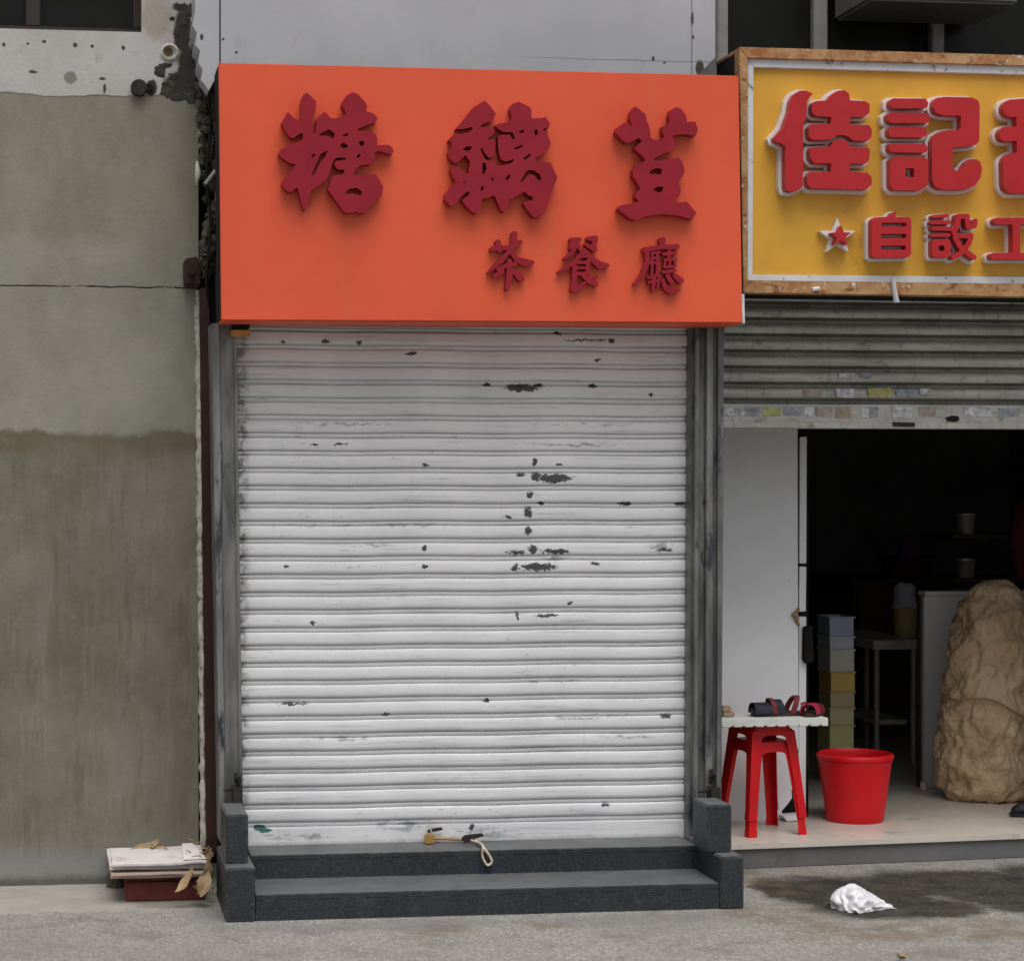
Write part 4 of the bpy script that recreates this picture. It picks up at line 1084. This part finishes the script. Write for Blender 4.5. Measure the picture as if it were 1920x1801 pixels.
# ------------------------------------------------------------------ stacked red plastic stools + board + sandals
KC = 1.0
fpt = atz(1405, 1570, FZ)
v1 = RV * .224 + FV * .075; v1.normalize()
v2 = Vector((-v1.y, v1.x, 0))
SC = fpt + v1 * .130 + v2 * .130
def stool(name, zoff, label):
    r = thing('plastic_stool', SC + Vector((0, 0, zoff)), label, 'stool', 'nested red plastic stools')
    H, T, B = .382, .098, .136
    O = SC + Vector((0, 0, zoff))
    def W(u, v, z): return O + v1 * (u * .96) + v2 * (v * .96) + Vector((0, 0, z))
    m = MB()
    n = 28
    def ring(rad, z):
        o_ = []
        for i in range(n):
            a = 2 * math.pi * i / n
            c_, s_ = math.cos(a), math.sin(a)
            k = (abs(c_) ** 5 + abs(s_) ** 5) ** (-1 / 5)
            o_.append(W(rad * k * c_, rad * k * s_, z))
        return o_
    rings = [ring(.02, H - .003), ring(.075, H - .004), ring(.088, H), ring(.097, H - .004), ring(.1005, H - .018), ring(.1005, H - .03), ring(.0975, H - .031), ring(.0975, H - .006), ring(.02, H - .008)]
    vs = [p for q in rings for p in q]; fs = []
    for j in range(len(rings) - 1):
        for i in range(n):
            k = (i + 1) % n
            fs.append((j * n + i, j * n + k, (j + 1) * n + k, (j + 1) * n + i))
    m.add(vs, fs)
    # arched skirts between the legs
    for q in range(4):
        ca, sa = [(1, 0), (0, 1), (-1, 0), (0, -1)][q]
        def R(u, v, z): return W(u * ca - v * sa, u * sa + v * ca, z)
        top, bot, top2, bot2 = [], [], [], []
        for i in range(13):
            s_ = -1 + 2 * i / 12
            z = H - .043 - .055 * (abs(s_) ** 4)
            e = .0995 + (H - z) * .105
            top.append(R(s_ * .085, -.0995, H - .02)); bot.append(R(s_ * (.085 + (H - z) * .05), -e, z))
            top2.append(R(s_ * .085, -.0965, H - .02)); bot2.append(R(s_ * (.085 + (H - z) * .05), -e + .003, z))
        vs = top + bot + top2 + bot2; N = 13; fs = []
        for i in range(12):
            fs += [(i, i + 1, N + i + 1, N + i), (2 * N + i, 3 * N + i, 3 * N + i + 1, 2 * N + i + 1), (N + i, N + i + 1, 3 * N + i + 1, 3 * N + i)]
        m.add(vs, fs)
    obj('seat', m, M['red_plastic'], r, smooth=40)
    for a, b in ((-1, -1), (1, -1), (1, 1), (-1, 1)):
        m = MB()
        def leg(z, wd, th):
            e = .100 + (H - z) * .105
            return [W(a * e, b * e, z), W(a * (e - wd), b * e, z), W(a * (e - wd), b * (e - th), z), W(a * (e - th), b * (e - th), z), W(a * (e - th), b * (e - wd), z), W(a * e, b * (e - wd), z)]
        lv = [leg(H - .025, .052, .003), leg(H - .09, .046, .003), leg(.16, .040, .003), leg(.03, .037, .003), leg(.028, .040, .005), leg(0, .040, .005)]
        vs = [p for q in lv for p in q]; fs = [tuple(range(6)), tuple(range(35, 29, -1))]
        for j in range(5):
            for i in range(6):
                fs.append((j * 6 + i, j * 6 + (i + 1) % 6, (j + 1) * 6 + (i + 1) % 6, (j + 1) * 6 + i))
        m.add(vs, fs)
        obj('leg', m, M['red_plastic'], r, bevel=.0012, seg=1)
    return r, O.z + H
stool('s', 0, "lower red plastic stool of the nested pair, feet on the shop floor")
_, ztp = stool('s', .068, "upper red plastic stool of the nested pair, carrying the white board")
# board
ZB = ztp
bd = thing('foam_board', SC + Vector((0, 0, ZB - SC.z + .0)), "white foam board with notched lower edge lying on the red stools", 'board')
bl_, br_ = atz(1340, 1364, ZB), atz(1553, 1361, ZB)
ux = (br_ - bl_); ux.z = 0; ux.normalize(); uy = Vector((-ux.y, ux.x, 0))
Lb = (br_ - bl_).length
m = MB()
pr = [Vector((0, 0, .001))]
x = 0
while x < Lb - .05:
    pr += [Vector((x + .022, 0, .001)), Vector((x + .026, 0, .007)), Vector((x + .032, 0, .007)), Vector((x + .036, 0, .001))]
    x += .046
pr += [Vector((Lb, 0, .001)), Vector((Lb, 0, .034)), Vector((0, 0, .034))]
m.prism([bl_ + ux * p.x + Vector((0, 0, p.z)) for p in pr], uy * .26)
obj('board', m, M['foam'], bd, bevel=.002)
ZT = ZB + .0345
def sandal(px, py, ang, ln_, colr, label, lining):
    c = atz(px, py, ZT)
    r = thing('sandal', c, label, 'sandal')
    e1 = Vector((math.cos(ang), math.sin(ang), 0)); e2 = Vector((-math.sin(ang), math.cos(ang), 0))
    W = lambda u, v, z: c + e1 * u + e2 * v + Vector((0, 0, z))
    m = MB(); out = []
    for i in range(28):
        a = 2 * math.pi * i / 28
        u = ln_ / 2 * math.cos(a); wd = .038 * (1 + .22 * math.cos(a + 2.7)) * (abs(math.sin(a)) ** .8) * (1 if math.sin(a) > 0 else -1)
        out.append(W(u, wd, .0))
    m.prism(out, (0, 0, .016)); obj('sole', m, M['sole'], r, bevel=.004)
    def strap(u, h_, wd, mt, nm, lean=0, th=.0035):
        m = MB(); vs = []; n = 13
        for i in range(n):
            a = math.pi * i / (n - 1)
            for du, dr in ((-wd, 0), (wd, 0), (wd, -th), (-wd, -th)):
                vs.append(W(u + du + lean * math.sin(a), -(.037 + dr) * math.cos(a), .012 + (h_ + dr) * math.sin(a) ** .8))
        fs = []
        for i in range(n - 1):
            for k in range(4):
                fs.append((i * 4 + k, i * 4 + (k + 1) % 4, (i + 1) * 4 + (k + 1) % 4, (i + 1) * 4 + k))
        m.add(vs, fs); obj(nm, m, mt, r, smooth=50)
    return strap, r, W
s1, r1, W1 = sandal(1457, 1341, math.pi + .12, .235, 'navy', "dark navy strapped sandal lying on the left of the white board", None)
s1(.066, .045, .046, M['navy'], 'upper'); s1(.004, .056, .026, M['navy'], 'strap', .01); s1(-.055, .070, .012, M['maroon_strap'], 'heel_strap', -.03, .005)
m = MB(); vs, fs = [], []
for i in range(9):
    for k in range(13):
        a = math.pi * k / 12; u = i / 8
        wd = .040 * math.sqrt(max(.02, 1 - max(0, u - .15) ** 2 * 1.25)); hh = .040 * (1 - .62 * u ** 2)
        vs.append(W1(.035 + .088 * u, -wd * math.cos(a), .013 + hh * math.sin(a) ** .8 + .002 * math.sin(k * 2.1 + i)))
for i in range(8):
    for k in range(12):
        a = i * 13 + k; fs.append((a, a + 1, a + 14, a + 13))
m.add(vs, fs); obj('toe_cap', m, M['navy'], r1, smooth=60)
s1(.022, .062, .010, M['maroon_strap'], 'strap', .012, .004)
s2, r2_, W2 = sandal(1524, 1341, math.pi + .9, .15, 'pink', "pink and wine sandal at the right end of the white board", None)
s2(.03, .042, .028, M['pink'], 'upper'); s2(-.03, .036, .016, M['maroon_strap'], 'strap', -.01)
m = MB(); c_ = W2(.03, -.03, .045)
for i in range(5):
    a = 2 * math.pi * i / 5
    m.lathe([(.0005, -.006), (.008, -.002), (.008, .003), (.0005, .006)], c_ + Vector((.010 * math.cos(a), -.008, .010 * math.sin(a))), 8)
obj('flower', m, M['pink'], r2_, smooth=60)
m = MB(); p_ = atz(1366, 1342, ZT)
m.prism([p_ + Vector(q) for q in ((-.03, -.03, .001), (.018, -.03, .001), (.026, .03, .001), (-.03, .04, .001))], (0, 0, .018))
m.prism([p_ + Vector(q) for q in ((-.03, -.02, .0195), (.006, -.02, .0195), (.010, .03, .0195), (-.03, .03, .0195))], (0, 0, .022))
tag(obj('cork_block', m, M['tan'], bevel=.003), "tan cork block at the left end of the white board, half behind the guide rail", 'block')

# ------------------------------------------------------------------ bucket
bc = atz(1603, 1537, FZ)
bk = thing('bucket', bc, "red plastic bucket with a rolled rim standing on the shop floor", 'bucket')
kx = mpp(bc)
rb, rt, hb = 53 * kx, 66.5 * kx, (1537 - 1411) * kx
rb, rt = rb, rt
pr_ = [(.001, 0), (rb - .006, 0), (rb, .006)]
for i in range(1, 9):
    f = i / 8
    pr_.append((rb + (rt - rb) * f, .006 + (hb - .05) * f))
pr_ += [(rt + .0005, hb - .042), (rt + .004, hb - .036), (rt + .0045, hb - .024), (rt + .001, hb - .018)]
inn = [(rt - .005, hb - .02), (rt - .006, hb - .04), (rb - .006, .012), (.001, .010)]
m = MB(); m.lathe(pr_ + inn, bc, 64); obj('body', m, M['bucket_red'], bk, smooth=40)
m = MB(); m.lathe([(rt - .004, hb - .022), (rt + .004, hb - .022), (rt + .0095, hb - .020), (rt + .011, hb - .010), (rt + .008, hb - .001), (rt + .001, hb + .002), (rt - .004, hb - .004), (rt - .004, hb - .022)], bc, 64); obj('rim', m, M['bucket_red'], bk, smooth=60)

# ------------------------------------------------------------------ sack, counter, things in the dark
sc0 = atz(1842, 1497, FZ)
ks = mpp(sc0)
sk_ = thing('sack', sc0, "tall crumpled brown plastic sack leaning by the grey counter", 'sack')
bm = bmesh.new()
bmesh.ops.create_icosphere(bm, subdivisions=6, radius=1)
hs_ = (1503 - 1094) * ks
for v in bm.verts:
    x, y, z = v.co
    f = (z + 1) / 2
    wpx = np.interp(f, [0, .05, .15, .35, .5, .65, .8, .92, 1], [1.0, 1.04, 1.04, 1.01, .99, .95, .88, .76, .58])
    ez = 3.2 if z > 0 else 7.0
    q = (abs(z) ** ez + max(1e-6, (x * x + y * y)) ** (ez / 2)) ** (-1 / ez)
    X, Yv, Z = x * q, y * q, z * q
    lean = 26 * ks * f
    co = Vector((X * 86 * ks * wpx + lean, Yv * .19 * wpx, hs_ * (Z + 1) / 2))
    d = Vector((X, Yv, Z * .3)).normalized()
    p = Vector((co.x, co.y, co.z)) * 7
    rdg = 1 - abs(mnoise.noise(p + Vector((3, 1, 7)))) * 2
    rdg2 = 1 - abs(mnoise.noise(p * 2.4 + Vector((9, 4, 2)))) * 2
    rdg3 = 1 - abs(mnoise.noise(p * 5.2 + Vector((1, 14, 2)))) * 2
    low = .6 + .6 * (1 - f)
    co += d * (.030 * rdg + .017 * rdg2 * low + .006 * rdg3 - .03)
    if co.z < 0: co.z = 0
    v.co = co
me = bpy.data.meshes.new('sack_body'); bm.to_mesh(me); bm.free()
for p in me.polygons: p.use_smooth = True
link('sack_body', me, M['sack'], sk_, sc0)
m = MB(); pth = []
for i in range(25):
    a = math.pi * (1.0 + i / 24)
    pth.append(sc0 + Vector((86 * ks * .99 * math.cos(a) + 4 * ks, .20 * math.sin(a) - .02, hs_ * (.44 - .10 * math.cos(a) * .5) - .02 * math.sin(i * .5))))
m.tube(pth, .005, 6); obj('cord', m, M['leaf'], sk_, smooth=60)

KC = K0
cfar = atz(1733, 1478, FZ)
cx_, cy_ = cfar.x, cfar.y
ct = thing('counter', (cx_ + .3, cy_, FZ), "grey laminate counter front behind the brown sack", 'counter')
zc = at(1740, 1108, cy_).z
m = MB(); m.box((cx_, cy_, FZ + .002), (fc.x - .01, cy_ + .022, zc - .022)); obj('front_panel', m, M['counter'], ct, bevel=.003)
m = MB(); m.box((cx_ - .002, cy_ - .012, zc - .0215), (fc.x - .01, cy_ + .05, zc)); obj('top', m, M['counter'], ct, bevel=.004)
m = MB(); m.box((cx_ - .006, cy_ + .0225, FZ + .002), (cx_ + .03, cy_ + .05, zc - .022)); obj('edge_post', m, M['wood_dark'], ct)
m = MB(); m.tube([Vector((cx_ - .012, cy_ - .012, FZ)), Vector((cx_ - .012, cy_ - .012, FZ + .035))], .014, 10); obj('foot', m, M['letter_white'], ct, bevel=.003)

# crates stacked by the door
KY = 1.15
seq = [('crate_lavender', 1156, 1192), ('crate_grey', 1193, 1216), ('crate_pale_grey', 1217, 1258), ('crate_amber', 1259, 1294), ('crate_olive', 1296, 1325), ('crate_khaki', 1326, 1358), ('crate_moss', 1359, 1402), ('crate_khaki', 1403, 1434), ('crate_olive', 1435, 1476)]
desc = {'crate_lavender': "dull lavender plastic crate, topmost of the stack by the door frame", 'crate_grey': "bluish grey plastic crate just under the lavender one", 'crate_pale_grey': "pale grey plastic crate above the amber one", 'crate_amber': "amber yellow plastic crate midway down the stack",
        'crate_olive': ["olive brown plastic crate directly under the amber one", "olive brown crate at the very bottom of the stack"], 'crate_khaki': ["khaki plastic crate above the mossy yellow one", "khaki crate low in the stack behind the bucket"], 'crate_moss': "mossy yellow plastic crate level with the white board"}
cnt = {}
xa, xb = at(1556, 1300, KY).x, at(1605, 1300, KY).x
floor_z = FZ + .001
zprev = floor_z
tops = [at(1580, a_, KY).z for _, a_, _ in seq]
for i in range(len(seq) - 1, -1, -1):
    nm, a_, b_ = seq[i]
    zt_ = tops[i]; zb_ = zprev + .001
    if zt_ - zb_ < .03: zt_ = zb_ + .04
    d_ = desc[nm]
    if isinstance(d_, list):
        d_ = d_[0 if i < 6 and cnt.get(nm, 0) == 1 else (1 if cnt.get(nm, 0) == 0 else 0)]
    cnt[nm] = cnt.get(nm, 0) + 1
    jx_ = rr.uniform(-.004, .004)
    r = thing('plastic_crate', ((xa + xb) / 2 + jx_, KY + .1, zb_), d_, 'crate', 'plastic crates stacked by the door')
    m = MB(); ins = .006
    x0_, x1_, y0_, y1_ = xa + jx_ + ins, xb + jx_ - ins, KY + ins, KY + .12 - ins
    th = .004
    m.box((x0_, y0_, zb_), (x1_, y0_ + th, zt_ - .008)).box((x0_, y1_ - th, zb_), (x1_, y1_, zt_ - .008)).box((x0_, y0_ + th, zb_), (x0_ + th, y1_ - th, zt_ - .008)).box((x1_ - th, y0_ + th, zb_), (x1_, y1_ - th, zt_ - .008)).box((x0_ + th, y0_ + th, zb_), (x1_ - th, y1_ - th, zb_ + th))
    obj('body', m, M[nm], r)
    m = MB(); m.box((xa + jx_, KY, zt_ - .0078), (xb + jx_, KY + .008, zt_)).box((xa + jx_, KY + .112, zt_ - .0078), (xb + jx_, KY + .12, zt_)).box((xa + jx_, KY + .0085, zt_ - .0078), (xa + jx_ + .008, KY + .1115, zt_)).box((xb + jx_ - .008, KY + .0085, zt_ - .0078), (xb + jx_, KY + .1115, zt_))
    obj('rim', m, M[nm], r, bevel=.001, seg=1)
    zprev = zt_

# steel table with a pail and a bag
TY = 1.55
tx0, tx1 = at(1638, 1205, TY).x, at(1732, 1205, TY).x
ztb = at(1680, 1200, TY).z; ztu = at(1680, 1217, TY).z
tb = thing('steel_table', ((tx0 + tx1) / 2, TY + .25, FZ), "narrow steel table in the dim shop, between the crates and the counter", 'table')
m = MB(); m.box((tx0, TY, ztu), (tx1, TY + .5, ztb)); obj('top', m, M['table_steel'], tb, bevel=.003)
for lx_, ly_ in ((tx0 + .04, TY + .04), (tx1 - .03, TY + .04), (tx0 + .04, TY + .46), (tx1 - .03, TY + .46)):
    m = MB(); m.tube([(lx_ , ly_, FZ), (lx_ , ly_, ztu - .001)], .013, 10); obj('leg', m, M['table_steel'], tb, smooth=50)
m = MB(); m.box((tx0 + .06, TY + .06, .30), (tx1 - .05, TY + .44, .325)); obj('shelf', m, M['table_steel'], tb, bevel=.003)
KC = 1.0
pc = at(1697, 1200, TY + .15); pc.z = ztb + .0005
kp = mpp(pc)
pa = thing('pail', pc, "olive yellow pail lined with a plastic bag on the steel table", 'pail')
m = MB(); hp = 52 * kp
m.lathe([(.001, .0), (20 * kp, 0), (22 * kp, hp), (23 * kp, hp + .002), (23 * kp, hp + .006), (21 * kp, hp + .006), (19 * kp, .005), (.001, .005)], pc, 28); obj('body', m, M['pail_olive'], pa, smooth=40)
m = MB(); m.lathe([(21 * kp, hp + .007), (22.5 * kp, hp + .012), (19 * kp, hp + .03), (20 * kp, hp + .06), (17.5 * kp, hp + .09), (18 * kp, hp + .11), (12 * kp, hp + .135), (.002, hp + .14)], pc, 32)
lo = obj('plastic_bag', m, M['liner'], smooth=70, disp=.012, dscale=18); tag(lo, "clear crumpled plastic bag standing up out of the olive pail", 'plastic bag')

KC = K0
# wall shelf with two metal cups; dark cabinet with red basin and purple bag
SHY_ = 1.7
for i, (py_, lab, labs) in enumerate(((1001, "dull metal pot on the upper dark shelf, deep in the shop", "upper dark shelf board holding a metal pot"), (1082, "dull metal pot on the lower dark shelf above the sack", "lower dark shelf board holding a metal pot"))):
    sz = at(1810, py_, SHY_).z
    m = MB(); m.box((at(1770, py_, SHY_).x, SHY_ - .07, sz - .02), (fc.x - .002, SHY_ + .2, sz)); tag(obj('shelf_board', m, M['wood_dark'], bevel=.003), labs, 'shelf')
    KC = 1.0; cpos = at(1811, py_, SHY_); cpos.z = sz + .0005; kk = mpp(cpos)
    m = MB(); hh = (38 - i * 4) * kk
    m.lathe([(.001, 0), (13 * kk, 0), (15 * kk, hh * .12), (17 * kk, hh * .9), (19 * kk, hh * .96), (19 * kk, hh), (16 * kk, hh), (14 * kk, hh * .15), (.001, .004)], cpos, 28)
    tag(obj('metal_pot', m, M['steel'], smooth=40), lab, 'pot'); KC = K0
cb = thing('cabinet', (at(1690, 1100, 2.3).x, 2.5, FZ), "low dark wooden cabinet at the back of the dim shop", 'cabinet')
cxa, cxb = at(1600, 1090, 2.3).x, at(1800, 1090, 2.3).x
zcb = at(1690, 1085, 2.3).z
m = MB(); m.box((cxa, 2.3, FZ + .001), (cxb, 2.8, zcb - .03)); obj('body', m, M['wood_dark'], cb, bevel=.004)
m = MB(); m.box((cxa - .02, 2.27, zcb - .0295), (cxb + .02, 2.82, zcb)); obj('top', m, M['wood_dark'], cb, bevel=.004)
for q_ in (.25, .75):
    xm = cxa + (cxb - cxa) * q_
    m = MB(); m.box((xm - (cxb - cxa) * .22, 2.288, FZ + .06), (xm + (cxb - cxa) * .22, 2.2985, zcb - .07)); obj('door', m, M['wood_dark'], cb, bevel=.003)
KC = 1.0; bz = at(1700, 1085, 2.5); bz.z = zcb + .0005; kb_ = mpp(bz)
m = MB(); m.lathe([(.001, 0), (38 * kb_, 0), (52 * kb_, 36 * kb_), (55 * kb_, 37 * kb_), (55 * kb_, 39 * kb_), (50 * kb_, 38 * kb_), (36 * kb_, .006), (.001, .006)], bz, 36)
tag(obj('basin', m, M['garment_red'], smooth=40), "dark red basin on the cabinet at the back of the shop", 'basin')
m = MB(); m.lathe([(.001, .008), (22 * kb_, .010), (26 * kb_, 30 * kb_), (18 * kb_, 62 * kb_), (7 * kb_, 76 * kb_), (.001, 78 * kb_)], bz + Vector((.02, 0, 0)), 28)
tag(obj('plastic_bag', m, M['purple'], smooth=70, disp=.02, dscale=14), "purple plastic bag slumped inside the dark red basin", 'plastic bag')
# dark red cloth bag on a hook and a black shoe, both cut by the photo's right edge
jy = .95
jt = thing('cloth_bag', at(1935, 1085, jy), "dark red cloth bag hanging at the far right of the shop", 'bag')
bm_ = MB(); jc = at(1938, 1085, jy); kj = mpp(jc)
bm_.lathe([(.001, 0), (30 * kj, .01), (42 * kj, 40 * kj), (44 * kj, 90 * kj), (30 * kj, 135 * kj), (12 * kj, 155 * kj), (.001, 157 * kj)], jc, 40)
obj('body', bm_, M['garment_red'], jt, smooth=60, disp=.02, dscale=12)
m = MB(); hk = jc + Vector((0, 0, 153 * kj)); m.tube([hk, hk + Vector((0, 0, .3)), Vector((hk.x, hk.y, 2.449))], .006, 6); obj('strap', m, M['garment_red'], jt)
so = atz(1925, 1530, FZ); 
sh_ = thing('shoe', so, "black shoe with red lining on the shop floor, cut by the right edge", 'shoe')
m = MB(); ol = []
for i in range(28):
    a = 2 * math.pi * i / 28
    ol.append(so + Vector((.13 * math.cos(a) + .05, .045 * math.sin(a) * (1 + .15 * math.cos(a)), .0005)))
m.prism(ol, (0, 0, .022)); obj('sole', m, M['shoe_black'], sh_, bevel=.006)
bm = bmesh.new(); bmesh.ops.create_uvsphere(bm, u_segments=24, v_segments=14, radius=1)
for v in bm.verts:
    x, y, z = v.co
    hgt = .05 + .045 * (0.5 + .5 * math.tanh(4 * (x - .1)))
    v.co = Vector((x * .122, y * .042, max(0, z) * hgt if z > 0 else 0))
me = bpy.data.meshes.new('upper'); bm.to_mesh(me); bm.free()
for p in me.polygons: p.use_smooth = True
link('upper', me, M['shoe_black'], sh_, so + Vector((.05, 0, .0228)))
m = MB(); m.tube([so + Vector((.10 + .045 * math.cos(a_), .028 * math.sin(a_), .100 + .012 * math.cos(a_))) for a_ in [i * math.pi / 9 for i in range(19)]], .007, 7); obj('lining', m, M['garment_red'], sh_, smooth=60)

KC = K0
# ------------------------------------------------------------------ litter
def crumple(c, rx, ry, rz, seed, name, mat, label, cat):
    bm = bmesh.new(); bmesh.ops.create_icosphere(bm, subdivisions=5, radius=1)
    sv = Vector((seed, seed * 1.7, seed * .3))
    for v in bm.verts:
        d = v.co.normalized()
        n1 = mnoise.noise(d * 1.3 + sv)
        n2 = 1 - 2 * abs(mnoise.noise(d * 3.1 + sv * 2))
        n3 = 1 - 2 * abs(mnoise.noise(d * 7 + sv))
        r = .86 + .20 * n1 + .10 * n2 + .018 * n3
        ext = 1 + .42 * max(0, d.x) ** 3 - .1 * max(0, -d.x)
        z = d.z * r * rz
        sl = 1 - .55 * max(0, d.x)
        v.co = Vector((d.x * r * rx * ext, d.y * r * ry * (1 - .35 * max(0, d.x)), max(z * sl * (1 if d.z > 0 else .25), -.0) ))
    me = bpy.data.meshes.new(name); bm.to_mesh(me); bm.free()
    for p in me.polygons: p.use_smooth = True
    me.set_sharp_from_angle(angle=math.radians(50))
    o = link(name, me, mat, None, c)
    return tag(o, label, cat)
bgc = atz(1602, 1700, .001)
o = crumple(bgc, .105, .11, .085, 5.3, 'plastic_bag', M['bag_white'], "crumpled white plastic bag dropped on the stained pavement", 'plastic bag')
o.rotation_euler = (0, 0, math.radians(-18))

# pile: dark red box, faded cardboard sheets
bx = thing('box', (at(305, 1690, -.1).x, 0, 0), "dark red box on the ground under the faded cardboard sheets", 'box')
A, B = atz(236, 1690, 0), atz(384, 1684, 0)
m = MB(); m.prism([(A.x, A.y, .001), (B.x, A.y, .001), (B.x, A.y + .20, .001), (A.x, A.y + .20, .001)], (0, 0, .068)); obj('body', m, M['box_red'], bx, bevel=.004)
m = MB(); m.prism([(A.x - .006, A.y + .012, .0695), (B.x + .006, A.y + .012, .0695), (B.x + .006, A.y + .21, .0695), (A.x - .006, A.y + .21, .0695)], (0, 0, .020)); obj('lid', m, M['box_red'], bx, bevel=.004)
cz = .0905
x0c, x1c = at(206, 1640, -.1).x, at(388, 1640, -.1).x
lays = [(0.004, 'card_pink', .010, -.02, .010, "lowest pinkish cardboard sheet on the dark red box"), (0.0, 'card_pink', .008, 0.0, -.012, "second pinkish cardboard sheet from the bottom of the pile"), (-.006, 'card_white', .016, .012, .008, "thick whitish folded cardboard, second from top of the pile"), (.002, 'card_white', .007, .004, -.02, "faded white cardboard sheet on top of the pile")]
for i, (dx, mt, th, rot, dy, lab) in enumerate(lays):
    cc = Vector(((x0c + x1c) / 2 + dx, A.y + .10 + dy, cz))
    hw, hd = (x1c - x0c) / 2 + random.uniform(-.006, .006), .128 - .004 * i
    m = MB()
    top = []; N = 14
    vs, fs = [], []
    for k in range(2):
        for jx in range(N + 1):
            for jy in range(5):
                u, v = -hw + 2 * hw * jx / N, -hd + 2 * hd * jy / 4
                sag = .004 * math.sin(u * 14 + i * 2) * (1 if i > 1 else .3) + .003 * mnoise.noise(Vector((u * 9, v * 9, i * 3)))
                rag = .004 * mnoise.noise(Vector((u * 40, v * 40, i * 5)))
                p = Vector((u * math.cos(rot) - v * math.sin(rot) + (rag if jx in (0, N) else 0), u * math.sin(rot) + v * math.cos(rot) + (rag if jy in (0, 4) else 0), max(0, sag) + (th if k else 0)))
                vs.append(cc + p)
    q = (N + 1) * 5
    for jx in range(N):
        for jy in range(4):
            a = jx * 5 + jy
            fs += [(a, a + 1, a + 6, a + 5), (q + a, q + a + 5, q + a + 6, q + a + 1)]
    for jx in range(N):
        fs += [(jx * 5, jx * 5 + 5, q + jx * 5 + 5, q + jx * 5), (jx * 5 + 4, q + jx * 5 + 4, q + jx * 5 + 9, jx * 5 + 9)]
    for jy in range(4):
        fs += [(jy, q + jy, q + jy + 1, jy + 1), (N * 5 + jy, N * 5 + jy + 1, q + N * 5 + jy + 1, q + N * 5 + jy)]
    m.add(vs, fs)
    tag(obj('cardboard_sheet', m, M[mt], smooth=35), lab, 'cardboard', 'cardboard sheets on the red box')
    cz += th + .0055
# folded white flap
m = MB(); f0 = Vector((x1c - .012, A.y + .0, cz + .001))
m.prism([Vector((x1c - .085, A.y - .02, cz + .001)), Vector((x1c - .002, A.y - .018, cz + .003)), Vector((x1c - .035, A.y + .17, cz + .012)), Vector((x1c - .075, A.y + .18, cz + .008))], (0, 0, .002))
tag(obj('paper', m, M['letter_white'], bevel=.0005), "clean white paper corner on the right end of the cardboard pile", 'paper')

def leaf(c, L, Wd, yaw, pitch, roll, curl, name='dried_leaf', lab=None, seed=0):
    bm = bmesh.new(); R = []
    for i in range(9):
        u = i / 8
        wd = Wd * math.sin(math.pi * min(1, u * .94 + .03)) ** .8 / 2
        row = []
        for k in (-1, -.5, 0, .5, 1):
            row.append(bm.verts.new((L * (u - .5), wd * k, curl * L * ((u - .5) ** 2 * 1.6) + abs(k) * Wd * .22 + .004 * math.sin(u * 9 + k * 4 + seed))))
        R.append(row)
    for a, b in zip(R, R[1:]):
        for k in range(4): bm.faces.new((a[k], b[k], b[k + 1], a[k + 1]))
    me = bpy.data.meshes.new(name); bm.to_mesh(me); bm.free()
    for p in me.polygons: p.use_smooth = True
    o = link(name, me, M['leaf'], None, c); o.rotation_euler = (roll, pitch, yaw)
    return tag(o, lab, 'leaf', 'dried leaves around the litter pile')
rl = random.Random(2)
leaf(at(352, 1652, -.16), .115, .045, .2, -.95, .35, .3, lab="long tan dried leaf drooping over the red box front")
leaf(at(383, 1655, -.17), .10, .05, .9, -1.1, .6, -.3, lab="curled tan leaf at the red box's right corner", seed=2)
leaf(at(392, 1640, -.12), .09, .04, 1.4, 1.0, -.2, .4, lab="upright brown leaf against the granite pier", seed=4)
leaf(at(374, 1668, -.15), .08, .05, 2.0, .5, .3, .5, lab="rumpled dried leaf low between box and pier", seed=5)
leaf(at(272, 1592, .11), .12, .05, .25, -.25, .5, .3, lab="dried leaf lodged between the cardboard and the wall", seed=7)
leaf(at(296, 1593, .10), .07, .04, -.3, .2, .4, .3, lab="small dried leaf on the back edge of the cardboard", seed=9)
leaf(at(388, 1606, -.02), .08, .03, 1.2, -1.2, .4, .6, lab="thin curled leaf standing at the pile's back right", seed=11)
leaf(atz(1690, 1796, .012), .05, .03, .8, .1, .2, .4, lab="small brown leaf lying alone at the bottom edge of the street", seed=3)['group'] = ''
tw = MB()
for i in range(26):
    c = at(rl.uniform(360, 402), rl.uniform(1575, 1690), rl.uniform(-.12, .02)); c.z = max(c.z, .006)
    d = Vector((rl.uniform(-.04, .04), rl.uniform(-.02, .02), rl.uniform(-.02, .05)))
    e_ = c + d; e_.z = max(e_.z, .005)
    tw.tube([c, (c + e_) / 2 + Vector((.004, 0, .005)), e_], [.003, .0025, .0015], 5)
tag(obj('twigs', tw, M['leaf'], smooth=60), "tangle of dry twigs between the litter pile and the granite pier", 'twigs', kind='stuff')
rgp = atz(222, 1672, 0)
o = crumple(rgp + Vector((0, .08, .001)), .05, .05, .06, 2.2, 'rag', M['grime'], "grimy grey rag wedged under the left end of the cardboard", 'rag')
